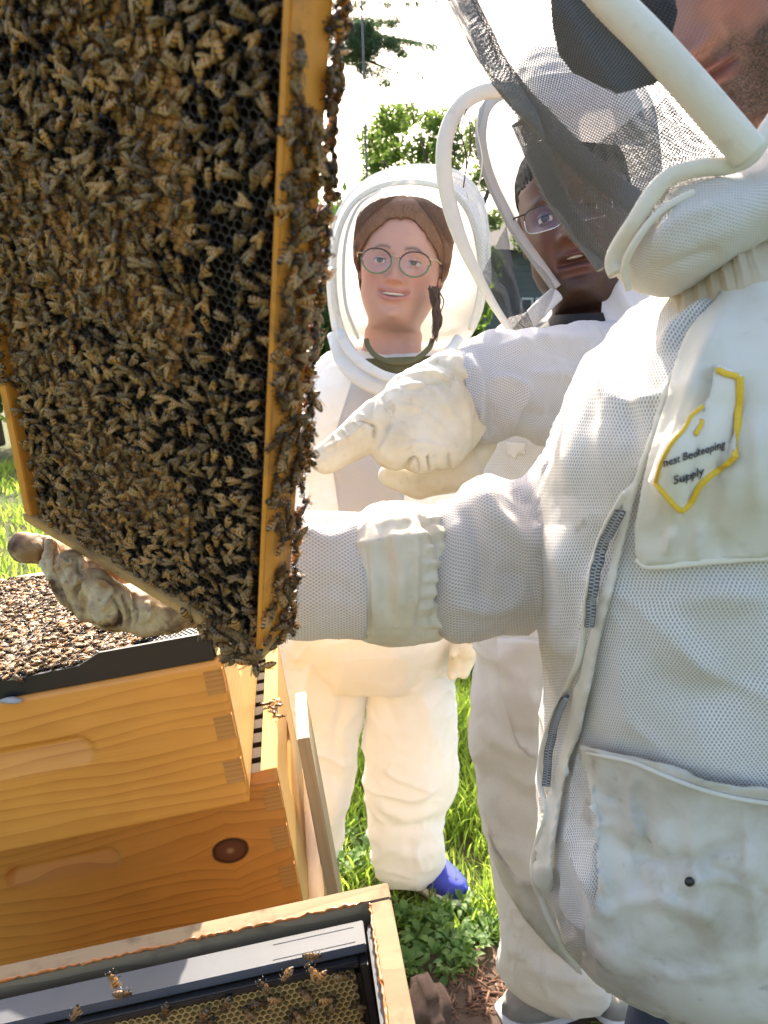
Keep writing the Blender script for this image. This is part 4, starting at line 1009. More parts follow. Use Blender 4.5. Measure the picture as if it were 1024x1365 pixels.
def make_head(mat, parent, Hm, neck_r=.052, jaw=1.0, nose=1.0, beard=None, smile=0.0, open_=0.0, body_to=-.60):
    R = head_rings(neck_r, jaw); R = R[R[:, 0] >= body_to]; nv, nu = 330, 260
    # denser rings over the face
    zs = np.concatenate([np.linspace(body_to, -.13, 70), np.linspace(-.129, .1225, nv - 70)])
    Q = np.stack([np.interp(zs, R[:, 0], R[:, k]) for k in range(4)], -1)
    for _ in range(14): Q[1:-1, 1:] = (Q[:-2, 1:] + 2 * Q[1:-1, 1:] + Q[2:, 1:]) / 4
    t = np.linspace(0, 2 * math.pi, nu, endpoint=False); # t=0 -> +x, pi/2 -> front (-y)
    t = t - .38 * np.sin(2 * t) * 0
    c, s = np.cos(t), np.sin(t)
    X = Q[:, 1:2] * np.sign(c) * np.abs(c) ** .92; Y = -np.where(s > 0, Q[:, 2:3], Q[:, 3:4]) * np.sign(s) * np.abs(s) ** .95; Z = np.broadcast_to(zs[:, None], X.shape).copy()
    front = np.clip(s, 0, 1)[None, :] ** .5 * (zs[:, None] > -.13)
    g = lambda x0, z0, sx, sz: np.exp(-((X - x0) / sx) ** 2 - ((Z - z0) / sz) ** 2)
    d = np.zeros_like(X); ax = np.abs(X)
    ga = lambda x0, z0, sx, sz: np.exp(-((ax - x0) / sx) ** 2 - ((Z - z0) / sz) ** 2)
    # nose: narrow bridge widening to the tip
    nz = np.clip((.012 - Z) / .050, 0, 1); tipz = np.exp(-np.clip((-.036 - Z), 0, 1) ** 2 / .006 ** 2)
    wid = .0075 + .0065 * nz; d += nose * (.007 + .017 * nz ** 1.1) * np.exp(-(X / wid) ** 2) * tipz * np.clip((.022 - Z) / .016, 0, 1)
    d += nose * .0085 * ga(.0125, -.034, .0062, .0065)
    d -= .004 * ga(.0075, -.0415, .0035, .0025)
    d -= .0120 * ga(.031, .002, .0185, .0125)
    d += .0045 * ga(.028, .022, .022, .008) + .004 * ga(.040, -.030, .018, .020) + .0030 * ga(.030, -.012, .012, .005)
    d -= .003 * ga(.024 + .0, -.050, .006, .014)
    mz = -.0625 + smile * np.clip((ax - .006) / .02, 0, 1.4) ** 1.5 * .005; mw = np.clip(1 - (ax / (.0275 + .004 * smile)) ** 4, 0, 1)
    d += mw * (.0040 * np.exp(-((Z - mz - .0052) / .0042) ** 2) + .0055 * np.exp(-((Z - mz + .0064 + open_ * .5) / .0052) ** 2))
    slit = mw * np.exp(-((Z - mz + open_ * .25) / (.0016 + open_ * .42)) ** 2); d -= (.0052 + .9 * open_) * slit
    d += .0030 * np.exp(-(ax / .04) ** 2 - ((Z + .060) / .022) ** 2)
    d -= .0035 * ga(0, -.083, .020, .005); d += .0085 * ga(0, -.103, .018, .010)
    d -= .0016 * ga(0, -.0495, .0028, .0055)
    Y = Y - d * front; 
    lips = np.clip(mw * 1.2, 0, 1) * (np.exp(-((Z - mz - .0042) / .0046) ** 4) + np.exp(-((Z - mz + .0062 + open_ * .5) / .0060) ** 4)).clip(0, 1) * (s > 0)[None, :]
    blush = (ga(.045, -.030, .022, .022) + .8 * g(0, -.034, .014, .012)).clip(0, 1) * (s > 0)[None, :]
    bz = .0235 + .004 * np.sin(np.clip((ax - .012) / .036, 0, 1) * math.pi) - .006 * np.clip((ax - .035) / .015, 0, 1)
    brow = np.exp(-((Z - bz) / .0034) ** 2) * np.clip((ax - .011) / .004, 0, 1) * np.clip((.050 - ax) / .008, 0, 1) * (s > 0)[None, :] * .85
    dark = slit * (open_ > 0)
    if beard: brow = np.maximum(brow, beard(X, Y, Z, ax, s))
    V = np.stack([X, Y, Z], -1).reshape(-1, 3); Fc = grid_faces(nv, nu, True) + [list(range(nu)), [(nv - 1) * nu + i for i in range(nu)][::-1]]
    o = mesh('body', xf(Hm, V), Fc, mat, None, attr={'lips': lips.ravel(), 'blush': blush.ravel(), 'brow': np.broadcast_to(brow, X.shape).ravel()})
    return inv_world(o, parent)
def inv_world(o, parent): o.parent = parent; o.matrix_basis = (parent.matrix_basis).inverted(); return o
def head_matrix(px, py, d, yaw, pitch, roll, s=1.0):
    """origin between the eyes at a photo pixel; yaw>0 turns to the picture's right, pitch>0 lifts the chin, roll>0 leans the top to the right"""
    Rm = Matrix.Rotation(roll, 3, 'Y') @ Matrix.Rotation(yaw, 3, 'Z') @ Matrix.Rotation(-pitch, 3, 'X'); Mx = np.eye(4); Mx[:3, :3] = np.array(Rm) * s
    eye = np.array([0, -.085, 0]) * 1.0; Mx[:3, 3] = U(px, py, d) - Mx[:3, :3] @ eye; return Mx
def hm(Hm, V): return xf(Hm, V)
def part(name, V, Fc, mat, parent, uv=None, **k):
    o = mesh(name, V, Fc, mat, None, uv=uv, **k); return inv_world(o, parent)
def eyes(Hm, parent, iris, sx=1.0, look=(0, 0)):
    for s in (-1, 1):
        c = np.array([s * .031, -.0705, .001]); V, Fc = ellip((0, 0, 0), (.0122, .0122, .0122), 24, 18)
        V = np.stack([V[:, 1], -V[:, 0], V[:, 2]], -1)
        ang = np.arccos(np.clip(-V[:, 1] / .0122 , -1, 1)); mi = []
        for f in Fc:
            a = np.mean([ang[i] for i in f]); mi.append(2 if a < .2 else 1 if a < .46 else 0)
        lk = np.array(Matrix.Rotation(look[0], 3, 'Z') @ Matrix.Rotation(-look[1], 3, 'X')); V = V @ lk.T
        e = mesh('eye', hm(Hm, V + c), Fc, None, None, mats=[M['eye_white'], iris, M['bee_dark']], midx=mi); inv_world(e, parent)
        # lids
        for up_, lo, hi in ((1, .26, 1.55), (-1, -1.5, -.38)):
            n, m = 22, 12; V = []
            for j in range(m):
                el = lo + (hi - lo) * j / (m - 1)
                for i in range(n):
                    az = -1.45 + 2.9 * i / (n - 1); e_ = el if el not in (lo,) else lo
                    e_ = (lo * math.cos(az) ** .6 if j == 0 else el); r = .0134
                    V.append((r * math.sin(az) * math.cos(e_), -r * math.cos(az) * math.cos(e_), r * math.sin(e_)))
            V = np.array(V) + c; F_ = grid_faces(m, n, False); 
            if up_ == 1:
                lp = [(.0139 * math.sin(az) * math.cos(lo * math.cos(az) ** .6), -.0139 * math.cos(az), .0139 * math.sin(lo * math.cos(az) ** .6)) for az in np.linspace(-1.25, 1.25, 20)]; Vl, Fl, _ = tube(np.array(lp) + c, .0007, nu=5, ndir=(0, 0, 1)); inv_world(mesh('lashes', hm(Hm, Vl), Fl, M['bee_dark'], None), parent)
            mesh_o = mesh('eyelid', hm(Hm, V), F_, parent['skin_mat_'] if False else parent_skin[0], None); inv_world(mesh_o, parent)
def ears(Hm, parent, mat, sides=(-1, 1)):
    for s in sides:
        P = [((s * .0775, .012, .012), (.006, .017, .026), Matrix.Rotation(.25, 3, 'X')), ((s * .0775, .004, -.020), (.005, .009, .010), Matrix.Identity(3)), ((s * .083, .016, .014), (.004, .015, .023), Matrix.Rotation(s * -.35, 3, 'Z'))]
        bm = bmesh.new()
        for c, rr, R in P: bmesh.ops.create_icosphere(bm, subdivisions=3, radius=1, matrix=Matrix.Translation(Vector(c)) @ R.to_4x4() @ Matrix.Diagonal((*rr, 1)))
        bm.verts.index_update(); V = np.array([v.co[:] for v in bm.verts]); Fc = [[v.index for v in f.verts] for f in bm.faces]; bm.free()
        V[:, 0] -= s * .004 * np.exp(-((V[:, 1] - .010) / .008) ** 2 - ((V[:, 2] - .010) / .014) ** 2)
        inv_world(mesh('ear', hm(Hm, V), Fc, mat, None), parent)
def hair(Hm, parent, mat, hairline, low=-.05, puff=.010, name='hair', seed=3, amp=.003, back_low=-.14, strands=90):
    R = head_rings(); zs = np.linspace(back_low, .1225, 150); Q = np.stack([np.interp(zs, R[:, 0], R[:, k]) for k in range(4)], -1); m_ = zs < -.04; Q[m_, 1:] = np.maximum(Q[m_, 1:], [.068, .07, .088]) * .96
    for _ in range(14): Q[1:-1, 1:] = (Q[:-2, 1:] + 2 * Q[1:-1, 1:] + Q[2:, 1:]) / 4
    nu = 260; t = np.linspace(0, 2 * math.pi, nu, endpoint=False); c, s = np.cos(t), np.sin(t)
    Z = np.broadcast_to(zs[:, None], (len(zs), nu)).copy(); gh = hairline(Q[:, 1:2] * c, -np.where(s > 0, Q[:, 2:3], Q[:, 3:4]) * s, Z, s[None, :] * np.ones_like(Z)); pf = puff * np.clip(gh / .022, .12, 1) ** .6
    X = (Q[:, 1:2] + pf) * c; Y = -(np.where(s > 0, Q[:, 2:3], Q[:, 3:4]) + pf) * s; top = np.clip((Z - .06) / .06, 0, 1); Z = Z + pf * top * 1.0
    st = np.sin((np.arctan2(X, Z + .03) + .25 * np.sin(Y * 30)) * strands + 6 * fbm(np.stack([X, Y, Z], -1), 25, seed)) * .0006
    dp = amp * fbm(np.stack([X, Y, Z], -1), 30, seed) + st; nrm = np.stack([X, Y, Z * .8], -1); nrm /= np.linalg.norm(nrm, axis=-1, keepdims=True); P = np.stack([X, Y, Z], -1) + nrm * dp[..., None]
    part_line = np.exp(-(X / .004) ** 2) * (Z > .08) * (Y < .04); P[..., 2] -= .003 * part_line
    kk = (gh > 0).ravel(); Fall = grid_faces(len(zs), nu, True); Fc = [f for f in Fall if kk[f[0]] and kk[f[1]] and kk[f[2]] and kk[f[3]]]
    V = P.reshape(-1, 3); V = hm(Hm, V)
    # sink rim verts so that the hairline meets the skin
    o = mesh(name, V, Fc, mat, None); m = o.modifiers.new('thickness', 'SOLIDIFY'); m.thickness = puff * .5; m.offset = -1
    return inv_world(o, parent)
def hair_mat(name, c1, c2):
    t = NT(name); v = t.obj((1, 1, 1)); f = t.noise(t.obj((90, 90, 18)), 6, 4, .6); f2 = t.noise(v, 15, 2)
    c = t.mix(t.ramp(f, [(.3, 0.0), (.7, 1.0)]), c1, c2); return t.fin(c, .55, t.bump(f, .7, .002), .25)
parent_skin = [None]
t = NT('eye_white_wet'); M['eye_white'] = t.fin((.62, .58, .55), .12, None, .6)
M['iris_hazel'] = plain('iris_hazel', (.10, .09, .06), .15); M['iris_brown'] = plain('iris_brown', (.035, .018, .010), .15)
M['skin_pink'] = skin_mat('fair_pink_skin', (.60, .335, .255), (.52, .23, .20))
M['skin_dark'] = skin_mat('dark_brown_skin', (.14, .064, .045), (.12, .050, .044), (.02, .014, .011))
M['skin_brown'] = skin_mat('warm_brown_skin', (.36, .18, .14), (.27, .10, .085), (.03, .02, .015))
M['hair_brown'] = hair_mat('chestnut_hair', (.15, .070, .036), (.32, .165, .085)); M['hair_black'] = hair_mat('black_hair', (.015, .011, .009), (.03, .024, .02))

def person(loc, label): return empty('person', loc, label, 'person')
def tubep(name, pts, n, rad, mat, parent, **k):
    V, Fc, uv = pxtube(pts, n, rad, **k); return part(name, V, Fc, mat, parent, uv)

# ================================================================== the woman
wo = person((U(503, 430, 1.7)[0], 1.7, 0), 'smiling woman in glasses and a white bee suit standing behind the raised comb')
WH = head_matrix(529, 349, 1.575, -.12, .08, .10, 1.04); WH[:3, 0] *= 1.08
parent_skin[0] = M['skin_pink']
make_head(M['skin_pink'], wo, WH, .056, 1.08, .90, None, 1.3, .0045, body_to=-.24)
eyes(WH, wo, M['iris_hazel'], look=(-.05, .1)); ears(WH, wo, M['skin_pink'])
V, Fc = ellip((0, -.0890, -.0612), (.0200, .004, .0032), 10, 10); 
V = V[:, [0, 1, 2]]; V = np.stack([V[:, 0] , V[:, 1], V[:, 2]], -1); V[:, 1] += (V[:, 0] / .017) ** 2 * .004
part('teeth', hm(WH, V), Fc, M['teeth'], wo)
def w_line(X, Y, Z, s):
    ax = np.abs(X); gf = np.where(s > .02, Z - (.086 - 7.0 * ax ** 1.75 - .006 * np.exp(-(X / .012) ** 2)), 1.0)
    gs = np.maximum(Z - (.000 - .5 * (Y + .02)), Y - .018 - .9 * np.clip(-.025 - Z, 0, .1)); return np.minimum(gf, gs) + .0025 * fbm(np.stack([X, Y, Z], -1), 60, 4)
hair(WH, wo, M['hair_brown'], w_line, puff=.012, back_low=-.10, strands=170, amp=.0018)
def strands(Hm, parent, mat, n, seed, back=(.050, -.055), r=.0006, off=(.008, .016), name='hair_strands', front=.088):
    rs = random.Random(seed); R = head_rings(); P = []
    for k in range(n):
        sd_ = rs.choice((-1, 1)); y0 = rs.uniform(-.060, .045); z0 = .118; pts = []; o_ = rs.uniform(*off); ze = rs.uniform(back[1], back[1] + .075); a0 = math.atan2(-y0, .012); a1 = rs.uniform(-.75, -.15) if y0 > -.02 else rs.uniform(-.55, .02)
        w_ = rs.uniform(-.004, .004)
        for i in range(12):
            t_ = i / 11; z = z0 + (ze - z0) * t_ ** 1.25; an = a0 + (a1 - a0) * min(1, t_ * 1.15) ** 1.3
            rx, fy, by = (np.interp(z, R[:, 0], R[:, k2]) for k2 in (1, 2, 3)); rx = max(rx, .004 if z > .1 else .066 * (z < 0)); c_, s_ = math.cos(an), math.sin(an)
            oo = o_ * (.5 + .7 * math.sin(math.pi * min(1, t_ + .15))); pts.append((sd_ * ((rx + oo) * c_ + .003 * (1 - t_)), -(fy if s_ > 0 else by) * s_ - oo * s_, z + oo * (1 - t_) + w_ * math.sin(t_ * 5)))
        pts = np.array(pts); P.append(tube(catmull(pts, 16), r, nu=3, ndir=(0, 1, 0.01)))
    V, Fc, _ = join(P); o = part(name, hm(Hm, V), Fc, mat, parent); o['kind'] = 'stuff'
strands(WH, wo, M['hair_brown'], 900, 4)
# hair gathered low at the back, coming forward over her left shoulder
r_ = []; rs_ = random.Random(8)
for k in range(70):
    ox, oy, oz = rs_.gauss(0, 3.2), rs_.gauss(0, 2), rs_.gauss(0, .006); L_ = rs_.uniform(.7, 1.0); ph = rs_.uniform(0, 6.28)
    pts = [(577 + 7 * math.sin(t_ * 2.4) - 2 * t_ + ox * (1 - .5 * t_) + 2.2 * math.sin(t_ * 11 + ph), 386 + oy + 70 * t_ * L_, 1.565 + oz) for t_ in np.linspace(0, 1, 14)]
    r_.append(pxtube(pts, 28, np.linspace(.0020, .0007, 28), nu=5))
V, Fc, uv = join(r_); o = part('loose_hair', V, Fc, hair_mat('dark_loose_hair', (.06, .032, .02), (.16, .085, .05)), wo); o['kind'] = 'stuff'
# spectacles
def ring3(c, rx, rz, n=48, f=None):
    a = np.linspace(0, 2 * math.pi, n, endpoint=False); x = c[0] + rx * np.cos(a); z = c[2] + rz * np.sin(a)
    if f: x, z = f(x, z, a)
    return np.stack([x, np.full(n, c[1]), z], -1)
def closed_tube(P, r, nu=8):
    n = len(P); T = np.roll(P, -1, 0) - np.roll(P, 1, 0); T /= np.linalg.norm(T, axis=1, keepdims=True); C = P.mean(0); A = np.cross(T, [0, 1, 0]); A /= np.linalg.norm(A, axis=1, keepdims=True); B = np.cross(A, T)
    a = np.linspace(0, 2 * math.pi, nu, endpoint=False); V = P[:, None] + r * (np.cos(a)[None, :, None] * A[:, None] + np.sin(a)[None, :, None] * B[:, None]); Fc = []
    for j in range(n):
        for i in range(nu): Fc.append([j * nu + i, j * nu + (i + 1) % nu, ((j + 1) % n) * nu + (i + 1) % nu, ((j + 1) % n) * nu + i])
    return V.reshape(-1, 3), Fc
def spectacles(Hm, label, y=-.104, rx=.0245, rz=.0215, cx=.032, cz=-.004, rim=.0011, shape=None, mats=None, arm=None, cat='glasses'):
    g = empty('spectacles', hm(Hm, np.array([[0, y, 0]]))[0], label, cat)
    for s in (-1, 1):
        f = (lambda x, z, a: shape(x, z, a, s)) if shape else None
        P = ring3((s * cx, y, cz), rx, rz, 64, f); P[:, 1] += (np.abs(P[:, 0]) / .055) ** 2 * .006
        V, Fc = closed_tube(P, rim); mi = [0 if P[k // 8][2] > cz + .006 else 1 for k in range(len(Fc))]
        part('rim', hm(Hm, V), Fc, None, g, mats=[mats[0], mats[1]], midx=mi)
        Vc = np.concatenate([P, P.mean(0, keepdims=True) - [[0, .0012, 0]], ]); n = len(P); part('lens', hm(Hm, Vc), [[i, (i + 1) % n, n] for i in range(n)], M['lens'], g)
        V, Fc, _ = tube(np.array([(s * (cx + rx * .95), y + .005, cz + .012), (s * .073, y + .018, .010), (s * .079, -.04, .010), (s * .080, .006, .008), (s * .078, .02, -.006)]), .0012, nu=6, ndir=(0, 0, 1)); part('temple', hm(Hm, V), Fc, arm or mats[2], g)
    V, Fc, _ = tube(np.array([(-cx + rx * .93, y + .001, cz + .006), (-.004, y - .003, cz + .0105), (.004, y - .003, cz + .0105), (cx - rx * .93, y + .001, cz + .006)]), .001, nu=6, ndir=(0, 0, 1)); part('bridge', hm(Hm, V), Fc, mats[2], g)
    return g
def cat_eye(x, z, a, s):
    top = np.sin(a) > 0; out = np.clip(s * np.cos(a), 0, 1); return x + s * .0035 * out * top, z + .0035 * out * top * np.sin(a) - .001
spectacles(WH, 'large round cat eye glasses with green lower rims on the smiling woman', shape=cat_eye, mats=[M['glass_frame'], M['green_frame'], M['gold']], y=-.108, rim=.0015, rx=.0262, rz=.0232, cx=.0335)

# her suit
folds_w = [([(520, 520), (530, 600), (525, 700)], 9, .006), ([(470, 500), (460, 600), (440, 700)], 10, -.006), ([(430, 520), (420, 620), (405, 700)], 8, .006), ([(455, 880), (440, 980), (430, 1100)], 9, .005), ([(640, 520), (640, 600), (630, 700)], 8, .006)]
V, Fc, uv = loft(hrows([(468, 434, 642, 1.76, .05), (484, 419, 655, 1.73, .08), (520, 409, 660, 1.70, .11), (600, 398, 664, 1.70, .12), (700, 388, 664, 1.70, .125), (780, 380, 650, 1.70, .13), (850, 374, 622, 1.70, .135), (905, 376, 606, 1.71, .12), (925, 384, 598, 1.71, .10)]), 140, 190, 2.3, folds_w, .006, 9, 3, fine=.001, wr=.008, ws=8)
part('bee_suit', V, Fc, M['canvas_white'], wo, uv)
wb = bvh_of(V, Fc)
for poly in ([(470, 505), (532, 520), (540, 700), (455, 700), (440, 600)],):
    V, Fc, uv = drape(poly, wb, .003, 9, .001); part('mesh_panel', V, Fc, M['mesh_far'], wo, uv)
for s_, rows, fd in ((0, [(850, 373, 496, 1.70, .095), (900, 375, 492, 1.70, .095), (960, 384, 484, 1.70, .09), (1020, 394, 472, 1.70, .085), (1080, 400, 462, 1.70, .08), (1130, 405, 453, 1.70, .07), (1160, 410, 444, 1.70, .06), (1172, 418, 436, 1.70, .045)],
                      [([(400, 900), (420, 960), (424, 1060)], 8, .006), ([(470, 880), (450, 980), (440, 1080)], 8, -.006), ([(405, 1090), (430, 1100), (452, 1090)], 6, .005)]),
                     (1, [(850, 484, 606, 1.71, .10), (900, 486, 604, 1.71, .10), (950, 486, 606, 1.71, .10), (1000, 487, 610, 1.71, .10), (1035, 487, 612, 1.71, .10), (1070, 488, 606, 1.71, .095), (1094, 491, 591, 1.71, .085), (1120, 494, 589, 1.71, .085), (1150, 499, 594, 1.71, .085), (1172, 507, 583, 1.71, .08), (1186, 520, 566, 1.71, .06)],
                      [([(490, 1060), (530, 1086), (600, 1076)], 8, .012), ([(495, 1098), (540, 1104), (590, 1096)], 7, -.010), ([(580, 1030), (560, 1060), (500, 1050)], 10, .008), ([(500, 1130), (550, 1140), (592, 1125)], 8, .006), ([(560, 880), (570, 960), (590, 1010)], 9, .006), ([(500, 900), (505, 980), (500, 1050)], 8, .006), ([(530, 880), (520, 940), (540, 1000)], 8, -.004), ([(505, 1160), (545, 1170), (580, 1158)], 6, -.005)])):
    V, Fc, uv = loft(hrows(rows), 110, 160, 2.1, fd, .007, 8, 5 + s_, fine=.001, wr=.008, ws=9); part('trouser_leg', V, Fc, M['canvas_white'], wo, uv)
# shoes
def shoe(name, toe, heel, mat, parent, w=.045, h=.055, Yt=None):
    """toe, heel: ground points"""
    toe, heel = np.array(toe, float), np.array(heel, float); ax = toe - heel; L_ = np.linalg.norm(ax); ax /= L_; sd_ = np.array([ax[1], -ax[0], 0]); rows = []
    ts = np.linspace(0, 1, 22); V = []; nu = 24
    for t_ in ts:
        ww = w * (math.sin(math.pi * min(1, .12 + t_ * .9)) ** .35) * (.82 + .25 * t_) * (1 if t_ < .97 else .6); hh = h * (1.5 - 1.15 * t_ ** .8) + .010
        if t_ in (0, 1): ww *= .35; hh *= .7
        for i in range(nu):
            a = 2 * math.pi * i / nu; z = hh * max(0, math.sin(a)) ** .8 if math.sin(a) > 0 else 0; V.append(heel + ax * L_ * t_ + sd_ * ww * np.sign(math.cos(a)) * abs(math.cos(a)) ** .7 + np.array([0, 0, .022 + z]))
    V = np.array(V); Fc = grid_faces(len(ts), nu, True) + [list(range(nu)), [(len(ts) - 1) * nu + i for i in range(nu)][::-1]]
    o = part(name, V, Fc, mat, parent)
    S = []; 
    for z in (.001, .0215):
        for t_ in np.linspace(0, 1, 16):
            S.append(heel + ax * (L_ * (t_ * 1.04 - .02)) + sd_ * w * 1.08 * (math.sin(math.pi * min(.97, .10 + t_ * .88)) ** .35) + [0, 0, z])
        for t_ in np.linspace(1, 0, 16):
            S.append(heel + ax * (L_ * (t_ * 1.04 - .02)) - sd_ * w * 1.08 * (math.sin(math.pi * min(.97, .10 + t_ * .88)) ** .35) + [0, 0, z])
    n = 32; F2 = [[i, (i + 1) % n, n + (i + 1) % n, n + i] for i in range(n)] + [[n + i for i in range(n)], list(range(n))[::-1]]
    part('sole', np.array(S), F2, M['white_rubber'], parent)
    return o
tg, hg = ground_px(622, 1206), ground_px(540, 1165); shoe('shoe', tg, hg + [0, .03, 0], M['blue_shoe'], wo, .048, .055)
tg = ground_px(425, 1195); shoe('shoe', tg, tg + [.01, .22, 0], M['blue_shoe'], wo, .045, .05)
blob('glove', [(U(628, 832, 1.72), .030, U(624, 862, 1.73), .032), (U(616, 850, 1.72), .012, U(604, 872, 1.715), .010), (U(612, 862, 1.74), .022, U(603, 900, 1.74), .013), (U(626, 866, 1.74), .024, U(618, 898, 1.745), .014)], .004, M['leather'], wo, amp=.001)
# shirt neck and collar rolls
tubep('shirt_collar', [(488, 452, 1.585), (491, 462, 1.565), (502, 475, 1.545), (525, 483, 1.54), (552, 480, 1.545), (572, 464, 1.565), (577, 452, 1.585)], 50, .0055, M['shirt_olive'], wo, flat=.3)
V, Fc, uv = loft([(487, 478, 578, 474, 1.595, .045), (492, 488, 576, 484, 1.60, .055), (500, 500, 572, 498, 1.61, .06), (500, 525, 570, 525, 1.64, .07)], 50, 30, 2.0, (), 0, wr=0); part('shirt', V, Fc, M['shirt_olive'], wo, uv)
for pts, r in (([(450, 428, 1.60), (462, 462, 1.56), (488, 488, 1.53), (522, 504, 1.52), (556, 500, 1.53), (590, 478, 1.55), (612, 450, 1.6)], .010), ([(446, 446, 1.63), (458, 482, 1.58), (486, 508, 1.545), (520, 520, 1.54), (560, 515, 1.55), (600, 495, 1.57)], .016)):
    V, Fc, uv = pxtube(pts, 90, r, nu=20, flat=.55); V = V + FW * (.006 * fbm(V, 28, 4))[:, None]; part('collar', V, Fc, M['canvas_white'], wo, uv)
# hood
V, Fc, uv = shell([(528, 232, 588, 228, 1.66, .02), (500, 243, 612, 238, 1.66, .08), (472, 266, 632, 262, 1.66, .14), (454, 310, 645, 305, 1.66, .17), (447, 360, 650, 360, 1.66, .18), (447, 410, 645, 410, 1.66, .17), (455, 446, 630, 446, 1.66, .13), (480, 470, 610, 470, 1.66, .06)], amp=.006); hd = part('hood', V, Fc, canvas('hood_cotton', (.86, .83, .80), (.8, .76, .72), .1, .5, .1), wo, uv)
tubep('hood_hoop', [(472, 470, 1.57), (456, 440, 1.58), (447, 400, 1.58), (445, 350, 1.585), (453, 305, 1.59), (472, 270, 1.6), (502, 250, 1.605), (540, 243, 1.61), (575, 246, 1.61), (605, 258, 1.6), (628, 290, 1.6), (640, 340, 1.59), (640, 390, 1.58), (628, 440, 1.58)], 120, .0065, M['piping'], wo, flat=.3)
tubep('hood_hoop', [(446, 440, 1.66), (440, 400, 1.66), (438, 345, 1.67), (446, 300, 1.68), (465, 262, 1.69), (498, 236, 1.7), (535, 224, 1.7), (575, 222, 1.7), (612, 232, 1.7), (640, 262, 1.69), (650, 320, 1.68), (652, 380, 1.67)], 120, .0055, M['canvas_white'], wo, flat=.5)
tubep('hood_hoop', [(478, 452, 1.55), (462, 410, 1.56), (458, 360, 1.57), (463, 310, 1.58), (480, 272, 1.59), (508, 253, 1.6)], 60, .0035, M['piping'], wo, flat=.5)
V, Fc, uv = sheet([(446, 440, 1.66), (438, 345, 1.67), (446, 300, 1.68), (465, 262, 1.69), (498, 236, 1.7), (575, 222, 1.7), (640, 262, 1.69), (652, 380, 1.67)], [(456, 440, 1.58), (445, 350, 1.585), (453, 305, 1.59), (472, 270, 1.6), (502, 250, 1.605), (575, 246, 1.61), (628, 290, 1.6), (640, 390, 1.58)], 16, 80); part('hood_band', V, Fc, M['canvas_white'], wo, uv)
V, Fc, uv = sheet([(447, 400, 1.575), (445, 350, 1.58), (453, 305, 1.585), (472, 270, 1.595), (502, 252, 1.6)], [(474, 452, 1.53), (470, 400, 1.53), (472, 350, 1.54), (484, 300, 1.55), (512, 262, 1.57)], 20, 50, .0, .006, 5); part('veil', V, Fc, M['veil_clear'], wo, uv)

V, Fc, uv = sheet([(450, 452, 1.52), (448, 380, 1.50), (456, 310, 1.50), (480, 268, 1.52), (520, 250, 1.56)], [(620, 452, 1.52), (638, 380, 1.50), (632, 310, 1.50), (606, 268, 1.52), (560, 250, 1.56)], 50, 50, .05, .004, 6); part('veil', V, Fc, M['veil_clear'], wo, uv)

# ================================================================== the man in glasses
ma = person((U(720, 430, 1.25)[0], 1.28, 0), 'man in thin wire glasses and white bee suit pointing a gloved finger at the comb')
MH = head_matrix(758, 283, 1.02, -.34, .16, .22 * -1, .98)
parent_skin[0] = M['skin_dark']
stub = lambda X, Y, Z, ax, s: (np.clip((-.066 - Z) / .02, 0, 1) * np.clip((Z + .135) / .012, 0, 1) * np.clip((ax - .012 + (Z < -.085) * .03) / .012, 0, 1) * .75) * (s[None, :] > -.3) + .0
make_head(M['skin_dark'], ma, MH, .064, 1.08, 1.15, stub, .0, .010, body_to=-.235)
eyes(MH, ma, M['iris_brown'], look=(-.1, .0)); ears(MH, ma, M['skin_dark'])
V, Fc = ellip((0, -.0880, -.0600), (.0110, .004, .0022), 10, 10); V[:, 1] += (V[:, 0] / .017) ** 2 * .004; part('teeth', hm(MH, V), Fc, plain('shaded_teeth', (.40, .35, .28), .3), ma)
hair(MH, ma, M['hair_black'], lambda X, Y, Z, s: np.minimum(np.where(s > -.1, Z - (.080 - .5 * np.abs(X)) - .004 * fbm(np.stack([X, Y, Z], -1), 80, 3), 1), Z + .06), puff=.003, amp=.0012, back_low=-.06)
def rect_(x, z, a, s): return x, z
spectacles(MH, 'thin silver wire glasses on the man under the white hood', y=-.106, rx=.025, rz=.0165, shape=lambda x, z, a, s: (s * .032 + .0255 * np.sign(np.cos(a)) * np.abs(np.cos(a)) ** .55, -.004 + .0165 * np.sign(np.sin(a)) * np.abs(np.sin(a)) ** .6), mats=[M['glass_frame'], M['silver'], M['glass_frame']], rim=.0009)
fm = [([(640, 960), (690, 1000), (740, 1010)], 12, .010), ([(636, 1010), (680, 1060), (730, 1075)], 14, -.012), ([(655, 1120), (700, 1150), (740, 1200)], 12, .008), ([(670, 1230), (720, 1290), (800, 1300)], 12, .012), ([(668, 1285), (730, 1270), (800, 1285)], 10, -.010), ([(640, 880), (650, 940), (680, 1000)], 8, -.006), ([(690, 1180), (700, 1230), (690, 1280)], 10, .006)]
V, Fc, uv = loft(hrows([(415, 705, 850, 1.22, .06), (432, 672, 870, 1.22, .09), (470, 650, 885, 1.22, .12), (540, 636, 890, 1.22, .13), (640, 630, 890, 1.23, .13), (760, 630, 890, 1.24, .14), (860, 631, 890, 1.25, .145), (940, 630, 885, 1.26, .14), (1000, 631, 870, 1.27, .13), (1080, 642, 850, 1.28, .12), (1140, 653, 842, 1.29, .115), (1200, 661, 834, 1.30, .11), (1250, 667, 825, 1.31, .11), (1290, 664, 818, 1.32, .11), (1318, 682, 816, 1.32, .10), (1340, 712, 812, 1.32, .08), (1352, 740, 800, 1.32, .06)]), 140, 260, 2.2, fm, .007, 8, 9, fine=.001, wr=.007, ws=7)
part('bee_suit', V, Fc, M['mesh'], ma, uv); mb = bvh_of(V, Fc)
